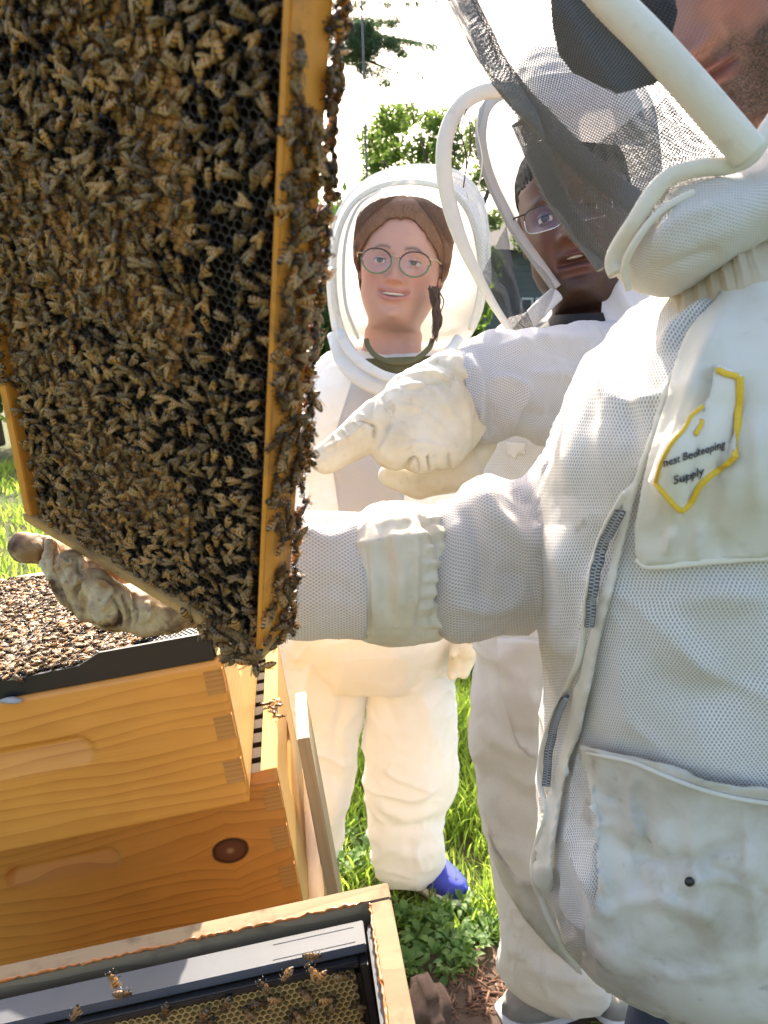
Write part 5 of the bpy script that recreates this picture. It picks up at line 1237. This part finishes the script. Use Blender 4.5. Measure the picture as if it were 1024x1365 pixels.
V, Fc, uv = drape([(664, 850), (732, 850), (732, 1016), (706, 1008), (690, 992), (676, 950), (666, 900)], mb, .004, 8, .0015, [([(705, 870), (710, 940), (712, 1000)], 6, .003)]); part('pocket_flap', V, Fc, M['canvas_white'], ma, uv)
V, Fc, uv = drape([(652, 1108), (662, 1130), (690, 1170), (722, 1176), (745, 1182), (775, 1225), (775, 1300), (735, 1265), (700, 1225), (672, 1180), (656, 1140)], mb, .003, 8, .0015); part('knee_patch', V, Fc, M['canvas'], ma, uv)
V, Fc, uv = drape([(676, 588), (702, 590), (700, 606), (690, 604), (688, 612), (676, 608)], mb, .004, 5, .001); part('zip_pull', V, Fc, M['canvas_white'], ma, uv)
# neck, shirt and collar
V, Fc, uv = loft([(738, 420, 812, 416, 1.07, .05), (728, 430, 820, 428, 1.07, .06), (705, 446, 840, 446, 1.09, .08), (690, 480, 850, 480, 1.12, .09)], 60, 40, 2.0, (), 0, wr=0); part('shirt', V, Fc, M['shirt_black'], ma, uv)
tubep('collar', [(742, 392, 1.04), (722, 410, 1.02), (705, 428, 1.01), (690, 446, 1.02)], 40, .011, M['canvas_white'], ma, flat=.5)
V, Fc, uv = sheet([(806, 330, 1.10), (804, 380, 1.06), (800, 440, 1.03)], [(880, 330, 1.12), (890, 390, 1.08), (900, 450, 1.05)], 30, 30, .03, .006, 5); part('hood_side', V, Fc, M['canvas_white'], ma, uv)
# hood: back, two hoops, netting between them
V, Fc, uv = shell([(648, 142, 760, 60, 1.10, .06), (641, 170, 830, 90, 1.11, .12), (642, 200, 868, 130, 1.12, .16), (652, 240, 880, 190, 1.12, .18), (667, 269, 885, 260, 1.12, .18), (688, 308, 885, 310, 1.12, .17), (710, 338, 880, 350, 1.11, .14), (742, 384, 870, 400, 1.10, .10)], amp=.006); part('hood', V, Fc, canvas('hood_back_cotton', (.82, .82, .84), (.74, .74, .76), .2, .45, .15), ma, uv)
V, Fc, uv = loft([(712, 64, 768, 62, 1.12, .05), (694, 84, 800, 80, 1.10, .10), (684, 108, 830, 105, 1.09, .13), (684, 135, 850, 135, 1.08, .145), (692, 160, 860, 165, 1.08, .15), (706, 184, 862, 195, 1.08, .15)], 70, 70, 2.1, (), .003, cap=False); part('hood_top', V, Fc, M['canvas_white'], ma, uv)
H1 = [(700, 126, .98), (676, 121, .97), (648, 122, .965), (622, 134, .96), (603, 158, .955), (593, 190, .95), (592, 230, .95), (599, 272, .95), (614, 318, .945), (636, 366, .94), (658, 406, .94), (684, 446, .94)]
tubep('hood_hoop', H1, 140, np.interp(np.linspace(0, 1, 140), [0, .6, .8, 1], [.0105, .0095, .006, .004]), M['piping'], ma, flat=.6)
H2 = [(700, 120, 1.08), (668, 126, 1.075), (648, 144, 1.07), (641, 180, 1.065), (646, 215, 1.06), (656, 245, 1.06), (667, 269, 1.055), (686, 305, 1.05), (710, 340, 1.045), (742, 384, 1.04)]
tubep('hood_hoop', H2, 120, .0078, canvas('grey_hoop_tape', (.45, .44, .42), (.35, .33, .3), .2, .0), ma, flat=.4)
V, Fc, uv = sheet([(x + 8, y + 4, d) for x, y, d in H1[2:]] , [(x - 2, y, d) for x, y, d in H2[2:]] + [(720, 440, 1.02)], 30, 90, .02, .006, 4); part('veil', V, Fc, M['veil_fine'], ma, uv)
V, Fc, uv = sheet([(640, 370, .945), (655, 400, .94), (684, 440, .94)], [(675, 300, .96), (690, 380, .96), (715, 444, .96)], 20, 30, .0, .01, 4, seed=5); part('veil', V, Fc, M['veil'], ma, uv)
for pts in ([(622, 146, .95), (615, 175, .945), (622, 210, .945), (618, 250, .945)], [(640, 140, .95), (636, 170, .945), (643, 215, .945), (634, 262, .945), (626, 268, .945), (622, 255, .945)], [(624, 150, .95), (628, 190, .945), (620, 235, .945)]):
    tubep('frayed_thread', pts, 40, .0009, M['piping'] if pts[0][0] == 640 else M['bark'], ma, nu=5)
# pointing arm and glove
fa = [([(660, 470), (720, 455), (800, 450)], 8, .006), ([(650, 500), (700, 520), (680, 575)], 7, .008), ([(640, 530), (660, 555), (655, 585)], 7, -.006), ([(680, 440), (740, 470), (800, 480)], 7, -.004), ([(700, 500), (760, 500), (820, 510)], 9, .006), ([(670, 540), (720, 555), (780, 560)], 9, -.006), ([(625, 470), (645, 520), (640, 570)], 5, .006)]
V, Fc, uv = loft([(612, 464, 634, 584, .86, .045), (632, 452, 650, 588, .865, .052), (660, 443, 684, 580, .88, .058), (700, 438, 716, 590, .90, .064), (750, 432, 760, 600, .94, .068), (800, 428, 805, 610, 1.0, .07), (850, 430, 860, 610, 1.08, .07), (880, 440, 890, 600, 1.14, .06)], 120, 170, 2.1, fa, .004, 16, 12, fine=.0008); part('sleeve', V, Fc, M['mesh'], ma, uv)
g = lambda x, y, d=.84: U(x, y, d)
px_ = .84 / FPX
P = [(g(433, 612, .815), 21 * px_, g(468, 590, .82), 26 * px_), (g(468, 590, .82), 26 * px_, g(505, 562, .825), 33 * px_), (g(505, 562, .825), 32 * px_, g(545, 548, .835), 44 * px_),
     (g(528, 592, .82), 36 * px_, g(560, 570, .84), 50 * px_), (g(560, 598, .822), 34 * px_, g(580, 560, .84), 52 * px_), (g(592, 594, .825), 33 * px_, g(600, 550, .845), 50 * px_), (g(610, 588, .84), 24 * px_, g(612, 550, .85), 48 * px_),
     (g(545, 530, .85), 36 * px_, g(600, 515, .855), 50 * px_), (g(600, 520, .855), 50 * px_, g(636, 520, .865), 54 * px_)]
fg = [([(497, 585), (500, 568), (478, 560)], 3, -.006), ([(505, 520), (520, 555), (500, 600)], 7, -.004), ([(540, 500), (590, 500), (620, 540), (628, 590)], 6, .005), ([(520, 520), (570, 515), (610, 560)], 7, .0035), ([(560, 480), (600, 490), (630, 520)], 6, -.003), ([(540, 632), (548, 612), (556, 612), (560, 630)], 3, -.006), ([(573, 630), (571, 606)], 3, -.007), ([(600, 628), (598, 604)], 3, -.005), ([(440, 575), (450, 590), (445, 610)], 4, .002), ([(455, 570), (468, 588)], 3, .003), ([(470, 560), (484, 575)], 3, .003), ([(480, 550), (494, 566)], 3, .003), ([(430, 600), (470, 580), (495, 555)], 6, .003), ([(612, 490), (636, 540), (630, 590)], 4, -.003)]
fg = [(p, w * .6, am * 1.3) for p, w, am in fg] + [([(500, 530), (494, 560), (500, 582)], 2, -.003), ([(512, 505), (545, 520), (600, 505)], 2, -.0022), ([(600, 470), (612, 520), (632, 560)], 2.2, .003), ([(520, 540), (560, 545), (600, 580)], 2.5, .002), ([(590, 480), (600, 510), (596, 540)], 2, -.002), ([(530, 600), (560, 590), (600, 600)], 3, .002)]
blob('glove', P, .0017, M['leather'], ma, 12, [(p, w, am * .8) for p, w, am in fg], .0007, 45)
blob('glove', [(g(520, 634, .885), 18 * px_, g(560, 646, .885), 22 * px_), (g(560, 640, .885), 26 * px_, g(618, 628, .885), 30 * px_), (g(618, 620, .89), 28 * px_, g(640, 590, .9), 26 * px_)], .003, M['leather'], ma, 6, (), .001)
tg = ground_px(668, 1362); shoe('shoe', tg, tg + [.20, .06, 0], M['grey_shoe'], ma, .05, .06)
tg = ground_px(800, 1366); shoe('shoe', tg, tg + [.17, .12, 0], M['grey_shoe'], ma, .05, .055)

# ================================================================== the beekeeper in front
be = person((U(960, 430, .7)[0], .72, 0), 'foreground beekeeper in a stained white mesh jacket and black cap holding up the brood frame')
BH = head_matrix(893, 2, .60, -.95, -.45, -.35, 1.0)
parent_skin[0] = M['skin_brown']
bb = lambda X, Y, Z, ax, s: np.clip((-.038 - Z + .012 * fbm(np.stack([X, Y, Z], -1), 60, 3)) / .016, 0, 1) * np.clip((Z + .15) / .02, 0, 1) * (1 - .95 * np.exp(-(ax / .026) ** 4 - ((Z + .064) / .010) ** 4)) * .95 * np.clip((s[None, :] + .6) * 3, 0, 1) * (1 - .95 * np.clip((Z + .060 + .010 * fbm(np.stack([X, Y, Z], -1), 50, 9)) / .010, 0, 1) * np.clip((ax - .030) / .01, 0, 1) * np.clip((.066 - ax) / .012, 0, 1))
make_head(M['skin_brown'], be, BH, .062, 1.08, 1.1, bb, 0, .002, body_to=-.24)
eyes(BH, be, M['iris_brown']); ears(BH, be, M['skin_brown'])
# cap: crown and a long curved brim
def cap():
    n, m = 48, 20; V = []
    for j in range(m):
        th = math.pi / 2 * j / (m - 1)
        for i in range(n):
            a = 2 * math.pi * i / n; V.append((.084 * math.cos(th) ** .7 * math.cos(a), -.004 + .104 * math.cos(th) ** .7 * math.sin(a), .078 + .066 * math.sin(th)))
    part('cap_crown', hm(BH, np.array(V)), grid_faces(m, n, True), M['cap_cloth'], be)
cap()
V, Fc, uv = loft([(742, -60, 900, -60, .52, .008), (736, -20, 905, -30, .515, .008), (735, 20, 900, 20, .51, .008), (742, 55, 895, 60, .505, .008), (760, 85, 893, 90, .50, .008), (785, 107, 888, 104, .497, .007), (815, 119, 872, 110, .495, .005), (835, 120, 855, 116, .495, .002)], 80, 70, 2.6, (), .001, 20); part('cap_brim', V, Fc, M['cap_cloth'], be, uv)

# jacket
fj = [([(800, 470), (770, 560), (755, 660)], 16, .006), ([(845, 420), (835, 520), (850, 620)], 14, -.005), ([(742, 700), (750, 800), (735, 880)], 18, .006), ([(800, 700), (770, 780), (760, 860)], 16, -.005),
      ([(880, 470), (905, 440), (960, 400)], 10, .008), ([(900, 800), (960, 790), (1030, 800)], 22, .006), ([(860, 900), (930, 930), (1020, 900)], 24, -.006), ([(790, 1120), (800, 1200), (850, 1290)], 20, .008), ([(730, 1160), (728, 1210), (755, 1255)], 10, -.018), ([(716, 1150), (722, 1200), (745, 1262)], 7, .010), ([(720, 1000), (722, 1060)], 12, .005)]
TR = hrows([(330, 940, 1180, .62, .08), (395, 872, 1240, .63, .13), (430, 828, 1290, .64, .16), (480, 789, 1330, .64, .18), (540, 755, 1360, .64, .19), (600, 735, 1380, .64, .20), (680, 721, 1390, .64, .20), (760, 716, 1395, .64, .20), (850, 720, 1395, .64, .21), (950, 724, 1395, .64, .21), (1050, 727, 1390, .64, .21), (1130, 722, 1380, .64, .21), (1180, 722, 1370, .64, .21), (1230, 741, 1360, .64, .21), (1275, 772, 1350, .64, .21), (1320, 822, 1340, .64, .21), (1362, 900, 1320, .64, .20), (1400, 960, 1290, .64, .18)])
V, Fc, uv = loft(TR, 260, 340, 2.2, fj, .007, 7, 15, fine=.0010, wr=.0070, ws=8); part('jacket', V, Fc, M['mesh_near'], be, uv); jb = bvh_of(V, Fc)
# chest panel (cotton) with its piping
fc = [([(985, 380), (940, 480), (900, 600), (880, 700)], 14, .010), ([(1000, 500), (960, 620), (930, 720)], 16, -.006), ([(930, 560), (905, 650), (900, 740)], 8, .005), ([(900, 700), (890, 740)], 8, .006), ([(935, 690), (925, 745)], 7, .006), ([(965, 700), (960, 740)], 7, -.004), ([(1010, 560), (1005, 680)], 12, .006)]
V, Fc, uv = drape([(960, 396), (928, 430), (905, 492), (886, 560), (866, 630), (852, 700), (852, 735), (860, 752), (940, 746), (1060, 734), (1060, 360), (1000, 350)], jb, .008, 7, .002, fc, .0012); part('chest_panel', V, Fc, M['canvas'], be, uv); cb = bvh_of(V - 0, Fc)
V, Fc, uv = ribbon([(853, 742), (866, 753), (940, 747), (1060, 735)], jb, .007, .0022, .7, 80); part('panel_piping', V, Fc, M['piping'], be, uv)
# collar scarf of gathered cotton under the roll
V, Fc, uv = loft([(905, 460, 880, 492, .535, .012), (930, 440, 925, 474, .52, .016), (960, 420, 968, 462, .505, .016), (990, 395, 1000, 440, .49, .016), (1030, 370, 1040, 420, .48, .014)], 50, 60, 2.2, (), .003, 30); part('collar_flap', V, Fc, M['canvas'], be, uv)
fr_ = [([(900 + k * 9, 360 - k * 4), (902 + k * 10, 420 - k * 4)], 3, .004 * (1 if k % 2 else -1)) for k in range(12)]
fr_ = [(p, w * .8, a_ * .35) for p, w, a_ in fr_]
V, Fc, uv = loft([(886, 385, 898, 408, .545, .02), (900, 366, 903, 448, .535, .03), (925, 352, 925, 470, .525, .035), (955, 335, 955, 462, .515, .035), (985, 315, 985, 440, .505, .035), (1040, 290, 1040, 410, .50, .03)], 90, 120, 2.2, fr_, .003, 30); part('collar_frill', V, Fc, M['frill'], be, uv)
# rolled mesh collar with its piping
fr2 = [([(860, 350), (900, 300), (980, 270)], 10, .004), ([(850, 375), (900, 350), (960, 330)], 8, -.003), ([(880, 270), (930, 250), (1000, 240)], 6, .003)]
V, Fc, uv = loft([(820, 345, 824, 368, .52, .012), (826, 322, 842, 384, .52, .03), (846, 290, 875, 392, .515, .045), (880, 250, 905, 390, .51, .055), (930, 226, 945, 372, .505, .06), (985, 218, 985, 345, .50, .06), (1020, 200, 1020, 325, .50, .06), (1070, 150, 1075, 300, .50, .06)], 120, 150, 2.2, fr2, .003, 18, 4, fine=.0006); part('collar', V, Fc, mesh_cloth('collar_vented_mesh', white=(.74, .73, .69), hole=(.50, .49, .46), pitch=.0022, dirt=.2, trans=.1), be, uv)
tubep('collar_piping', [(822, 366, .485), (817, 350, .485), (824, 330, .48), (846, 296, .465), (870, 258, .458), (892, 236, .455), (930, 224, .452), (975, 220, .450), (1000, 208, .448), (1024, 172, .448), (1060, 120, .448)], 120, .0052, M['piping'], be)
tubep('collar_piping', [(838, 386, .482), (832, 360, .475), (846, 325, .463), (880, 282, .455), (925, 256, .452)], 80, .0022, M['piping'], be)
# veil hoop crossing the face
tubep('veil_hoop', [(770, -50, .44), (812, 0, .44), (860, 48, .438), (915, 108, .436), (962, 162, .436), (1000, 206, .440)], 80, .0100, M['piping'], be)
# netting
V, Fc, uv = sheet([(790, -60, .47), (860, 20, .465), (915, 85, .46), (965, 145, .46), (1004, 190, .46)], [(1080, -60, .48), (1080, 0, .475), (1080, 60, .47), (1080, 110, .47), (1080, 150, .47)], 50, 50, .03, .004, 4, twist=.5); part('veil', V, Fc, M['veil_clear'], be, uv)
E1 = [(600, -40, .50), (616, 0, .50), (640, 80, .505), (662, 120, .51), (690, 160, .51), (714, 232, .515), (740, 285, .52), (768, 320, .52), (800, 360, .52), (816, 366, .515)]
E2 = [(760, -70, .445), (812, -5, .45), (850, 40, .45), (880, 80, .45), (910, 112, .45), (935, 145, .455), (960, 175, .46), (975, 205, .47), (930, 228, .47), (890, 250, .48)]
V, Fc, uv = sheet(E1, E2, 90, 120, .03, .0025, 6, twist=.7); part('veil', V, Fc, M['veil'], be, uv)
V, Fc, uv = sheet([(690, 150, .53), (700, 200, .53), (716, 250, .53), (745, 300, .53), (775, 335, .53), (812, 362, .525)], [(700, 128, .50), (760, 180, .50), (810, 240, .50), (840, 270, .495), (850, 285, .49), (830, 335, .50)], 50, 90, .012, .005, 6, twist=.35); part('veil', V, Fc, M['veil_dense'], be, uv)
V, Fc, uv = sheet([(770, 215, .52), (800, 235, .52), (830, 262, .52), (858, 280, .50)], [(890, 130, .50), (915, 165, .50), (940, 190, .50), (960, 208, .49)], 50, 60, .012, .004, 5, seed=8, twist=.2); part('veil', V, Fc, M['veil_dense'], be, uv)
for nm, A, r in (('veil_fold', [(612, -10, .495), (640, 48, .495), (668, 98, .495), (700, 138, .497), (740, 178, .498), (790, 226, .498), (835, 262, .495), (868, 288, .488)], (.009, .0075)), ('veil_fold', [(688, 146, .505), (715, 146, .505), (742, 170, .508), (770, 215, .51), (800, 270, .512), (826, 300, .51)], (.002, .003)),
                 ('veil_fold', [(700, 160, .52), (722, 215, .52), (750, 275, .52), (785, 325, .52), (806, 356, .515)], (.010, .006)), ('veil_fold', [(770, 200, .50), (820, 236, .50), (870, 268, .49)], (.0015, .002))):
    Q = catmull(A, 80); V, Fc, uv = tube(U(Q[:, 0], Q[:, 1], Q[:, 2]), np.linspace(r[0], r[1], 80), nu=18, flat=.45); V = V + .0012 * fbm(V, 60, 4)[:, None] * -FW; part(nm, V, Fc, M['veil_bunch'], be, uv)

# placket, zip, edge of the jacket
V, Fc, uv = drape([(905, 492), (888, 556), (868, 612), (850, 665), (838, 720), (820, 790), (806, 850), (796, 905), (784, 960), (768, 1010), (756, 1060), (748, 1110), (742, 1160), (736, 1185), (722, 1180), (713, 1165), (718, 1130), (727, 1080), (737, 1055), (752, 1010), (766, 960), (776, 900), (790, 850), (804, 800), (822, 740), (838, 680), (830, 660), (850, 640), (872, 580), (888, 520)], jb, .006, 6, .002, [([(800, 880), (775, 960), (745, 1060)], 5, .004)], .0008); part('placket', V, Fc, M['canvas'], be, uv)
V, Fc, uv = ribbon([(840, 655), (815, 700), (797, 760), (787, 820), (782, 850), (768, 905), (745, 950), (730, 1000), (726, 1050), (735, 1080), (722, 1125), (716, 1165), (722, 1200), (742, 1245), (775, 1285)], jb, .006, .0027, .6, 160); part('jacket_edge', V, Fc, M['piping'], be, uv)
def zipper(pts, n):
    Q = catmull(pts, 100); P = []
    for x, y in Q[:, :2]: P.append(cast(jb, x, y, .010))
    P = np.array(P)
    for _ in range(4): P[1:-1] = (P[:-2] + 2 * P[1:-1] + P[2:]) / 4
    V, Fc, uv = tube(P, .0036, nu=10, flat=.25); part('zip_tape', V, Fc, M['dark_tape'], be, uv)
    s = np.concatenate([[0], np.cumsum(np.linalg.norm(np.diff(P, axis=0), axis=1))]); q = []
    k_ = int(s[-1] / .0012)
    for k in range(k_):
        t_ = s[-1] * (k + .5) / k_; C = np.array([np.interp(t_, s, P[:, i]) for i in range(3)]); C2 = np.array([np.interp(min(t_ + .002, s[-1]), s, P[:, i]) for i in range(3)]); T_ = C2 - C; T_ /= np.linalg.norm(T_) + 1e-9
        vd = (CAM - C) / np.linalg.norm(CAM - C); A_ = np.cross(T_, vd); A_ /= np.linalg.norm(A_); N_ = np.cross(A_, T_); Mx = np.eye(4); Mx[:3, 0], Mx[:3, 1], Mx[:3, 2] = A_, T_, N_
        sd_ = 1 if k % 2 else -1; Mx[:3, 3] = C + A_ * .0013 * sd_ + N_ * .0012; q.append(box((-.0016, -.00038, -.0005), (.0016, .00038, .0005), Mx))
    V, Fc, _ = join(q); o = part('zip_teeth', V, Fc, M['metal'], be, smooth=False); o['kind'] = 'stuff'
zipper([(836, 678), (815, 725), (802, 775), (796, 832)], 90)
zipper([(766, 925), (752, 958), (742, 1000), (737, 1046)], 60)
# lower pocket
fp_ = [(p, w * .7, am * 1.5) for p, w, am in [([(800, 1020), (800, 1100), (810, 1200)], 10, .005), ([(860, 1040), (865, 1120), (850, 1200)], 14, -.005), ([(930, 1060), (925, 1150), (950, 1250)], 16, .005), ([(800, 1210), (870, 1190), (960, 1220)], 14, .006), ([(820, 1120), (900, 1140), (1000, 1110)], 14, -.004), ([(830, 1260), (900, 1290), (990, 1280)], 14, .005), ([(990, 1060), (1000, 1180), (1010, 1300)], 14, .005), ([(792, 1150), (812, 1180)], 6, .006), ([(790, 1190), (815, 1215)], 6, .006), ([(786, 1230), (812, 1250)], 6, -.005), ([(860, 1010), (850, 1060), (862, 1120)], 5, .004), ([(900, 1180), (960, 1160), (1024, 1190)], 8, .004), ([(800, 1050), (830, 1060)], 5, -.004), ([(800, 1090), (828, 1096)], 5, .004)]]
V, Fc, uv = drape([(781, 988), (830, 996), (880, 1006), (940, 1028), (1060, 1048), (1060, 1380), (900, 1352), (840, 1325), (800, 1300), (782, 1280), (790, 1230), (797, 1180), (800, 1120), (795, 1060), (786, 1010)], jb, .011, 7, .0025, fp_, .0012); part('pocket', V, Fc, M['canvas_dirty'], be, uv); pb_ = bvh_of(V, Fc)
V, Fc, uv = ribbon([(782, 988), (830, 996), (880, 1005), (920, 1022), (960, 1032), (1060, 1050)], pb_, .003, .0022, .6, 90); part('pocket_hem', V, Fc, M['piping'], be, uv)
V, Fc, uv = ribbon([(784, 1004), (840, 1014), (900, 1038), (960, 1058), (1060, 1076)], pb_, .0015, .0016, .6, 90); part('pocket_hem', V, Fc, M['canvas'], be, uv)
C = cast(pb_, 922, 1176, .003); V, Fc = ellip((0, 0, 0), (.0034, .0034, .002), 16, 8); V = V @ np.array([RT, UP, FW]) + C; part('snap_button', V, Fc, M['black_plastic'], be)
# embroidered emblem
em = [(958, 482), (986, 500), (981, 615), (910, 680), (874, 640), (898, 585), (915, 555), (938, 540)]
V, Fc, uv = drape([(952, 487), (986, 502), (986, 612), (930, 650), (908, 686), (872, 640), (890, 595), (915, 558), (938, 540), (948, 510)], cb, .0060, 6, .001, fc); part('emblem_ground', V, Fc, canvas('emblem_white', (.74, .70, .62), (.6, .55, .45), .2, .0), be, uv); eb = bvh_of(V, Fc)
for pts, r in (([(950, 484), (956, 492), (968, 498), (984, 502)], .0026), ([(986, 502), (985, 540), (983, 580), (981, 610)], .0031), ([(981, 610), (965, 622), (948, 632), (932, 648), (922, 668), (907, 681)], .0026), ([(907, 681), (892, 664), (875, 643)], .0024), ([(875, 643), (884, 615), (897, 590), (912, 572), (920, 556), (938, 541)], .0017), ([(947, 512), (944, 528)], .0014), ([(936, 560), (929, 574), (926, 580)], .0022)):
    V, Fc, uv = ribbon(pts, eb, .0010, r * .72, .4, 60, 10); part('emblem_border', V, Fc, M['patch_thread'], be, uv)
def stitched(txt, p0, p1, size, lean=0):
    cu = bpy.data.curves.new('t', 'FONT'); cu.body = txt; cu.size = 1; cu.align_x = 'CENTER'; cu.resolution_u = 3; cu.offset = .012; o = bpy.data.objects.new('t', cu); COL.objects.link(o)
    dg = bpy.context.evaluated_depsgraph_get(); me = bpy.data.meshes.new_from_object(o.evaluated_get(dg)); bpy.data.objects.remove(o)
    bm = bmesh.new(); bm.from_mesh(me); bmesh.ops.triangulate(bm, faces=bm.faces[:]); bmesh.ops.subdivide_edges(bm, edges=[e for e in bm.edges if e.calc_length() > .15], cuts=2); bm.verts.index_update()
    V = np.array([v.co[:] for v in bm.verts]); Fc = [[v.index for v in f.verts] for f in bm.faces]; bm.free(); w = V[:, 0].max() - V[:, 0].min()
    p0, p1 = np.array(p0, float), np.array(p1, float); ax = p1 - p0; L_ = np.linalg.norm(ax); ax /= L_; up_ = np.array([lean, -1.0]); k = L_ / w
    W = []; 
    for v in V:
        q = (p0 + p1) / 2 + ax * v[0] * k + up_ * v[1] * size; c = cast(eb, q[0], q[1], .0012)
        W.append(c if c is not None else U(q[0], q[1], .52))
    W = np.array(W); dirs = W - CAM; dirs /= np.linalg.norm(dirs, axis=1, keepdims=True); n = len(W)
    f2 = Fc; V2 = np.concatenate([W, W + dirs * .0006]); part('lettering', V2, f2 + [[i + n for i in f[::-1]] for f in f2], M['ink'], be, smooth=False)
stitched('nest Beekeeping', (886, 622), (965, 596), 15); stitched('Supply', (898, 645), (938, 632), 16)

# sleeve that holds the frame
fs = [([(640, 640), (660, 690), (700, 720), (716, 740)], 14, .012), ([(620, 680), (640, 740), (640, 800)], 10, -.006), ([(690, 650), (720, 700)], 10, -.010), ([(700, 600), (680, 640)], 9, .008), ([(600, 800), (660, 810), (710, 790)], 10, .006), ([(730, 600), (745, 680)], 12, .006), ([(660, 760), (700, 770)], 12, -.004)]
V, Fc, uv = loft([(584, 672, 590, 846, .70, .05), (602, 664, 604, 853, .70, .060), (622, 644, 628, 853, .70, .064), (650, 634, 662, 846, .70, .068), (690, 640, 700, 836, .70, .070), (716, 612, 735, 826, .70, .075), (752, 552, 775, 810, .69, .085), (800, 500, 830, 780, .68, .09), (850, 470, 880, 740, .67, .09)], 150, 200, 2.2, fs, .005, 12, 22, fine=.0008); part('sleeve', V, Fc, M['mesh_sleeve'], be, uv)
fcuff = []
for k in range(17):
    y = 678 + k * 10.3 + 3 * math.sin(k * 2.3); a = (k % 2) * 2 - 1; fcuff.append(([(560 + 7 * math.sin(k * 1.7), y + 5), (582, y + 1), (598, y + 2)], 3.4, .0022 * a * (1 + .5 * math.sin(k * 3.1))))
fcuff += [([(545, 668), (585, 730), (592, 790), (570, 850)], 5, -.005), ([(520, 680), (535, 760), (530, 840)], 12, .006), ([(500, 700), (550, 690)], 8, .003), ([(552, 700), (556, 780), (545, 850)], 6, .004), ([(486, 700), (490, 780), (492, 850)], 2.5, -.0012)]
V, Fc, uv = loft([(474, 686, 484, 855, .685, .052), (490, 674, 500, 860, .685, .058), (510, 668, 520, 864, .69, .060), (540, 667, 545, 861, .69, .062), (566, 670, 572, 856, .695, .062), (586, 676, 592, 846, .70, .060), (598, 690, 602, 836, .70, .054)], 150, 150, 2.2, fcuff, .003, 20, 23, fine=.0006); part('glove_cuff', V, Fc, M['leather'], be, uv)
V, Fc, uv = loft([(262, 704, 262, 838, .665, .045), (300, 696, 300, 845, .67, .048), (380, 684, 380, 851, .675, .052), (440, 683, 444, 853, .68, .054), (486, 684, 490, 856, .685, .054)], 110, 110, 2.2, [([(390, 700), (440, 720), (480, 700)], 10, .004), ([(400, 800), (440, 780), (480, 800)], 12, -.003)], .003, 15, 24); part('glove_vent', V, Fc, M['mesh_sleeve'], be, uv)
k_ = .60 / FPX
P = [(U(32, 730, .618), 22 * k_, U(62, 732, .615), 20 * k_), (U(62, 730, .612), 18 * k_, U(90, 740, .63), 18 * k_),
     (U(66, 728, .600), 13 * k_, U(68, 752, .596), 15 * k_), (U(68, 752, .596), 15 * k_, U(92, 792, .600), 18 * k_),
     (U(93, 752, .582), 20 * k_, U(104, 778, .582), 20 * k_), (U(104, 778, .582), 20 * k_, U(122, 806, .590), 22 * k_),
     (U(124, 776, .572), 22 * k_, U(150, 800, .575), 28 * k_), (U(110, 800, .60), 22 * k_, U(160, 815, .60), 30 * k_), (U(150, 805, .585), 32 * k_, U(190, 815, .59), 33 * k_), (U(190, 815, .59), 33 * k_, U(232, 820, .60), 25 * k_), (U(232, 815, .61), 30 * k_, U(290, 790, .655), 46 * k_),
     (U(130, 760, .60), 22 * k_, U(200, 790, .61), 30 * k_)]
fgl = [([(56, 712), (54, 740), (62, 768)], 4, -.005), ([(78, 722), (74, 750), (84, 775)], 4, -.005), ([(108, 745), (104, 780), (100, 800)], 4, -.004), ([(112, 762), (100, 790), (106, 812)], 4, -.006), ([(148, 790), (160, 815), (158, 840)], 4, -.005), ([(164, 790), (172, 820), (170, 842)], 4, -.006), ([(178, 790), (182, 815), (181, 838)], 4, -.006), ([(196, 800), (200, 830)], 4, .004), ([(82, 742), (92, 752), (98, 742)], 3, .002), ([(120, 800), (140, 830)], 6, .004), ([(125, 770), (150, 790), (135, 815)], 5, .004)]
fgl = [(p, w * .55, am * 1.5) for p, w, am in fgl]
blob('glove', P, .0015, M['leather_dirty'], be, 4, fgl, .0022, 60)
# jeans
V, Fc, uv = loft(hrows([(1290, 860, 1180, .72, .12), (1340, 838, 1190, .74, .14), (1420, 830, 1190, .76, .14), (1700, 850, 1180, .8, .12)]), 60, 40); part('jeans', V, Fc, M['denim'], be, uv)
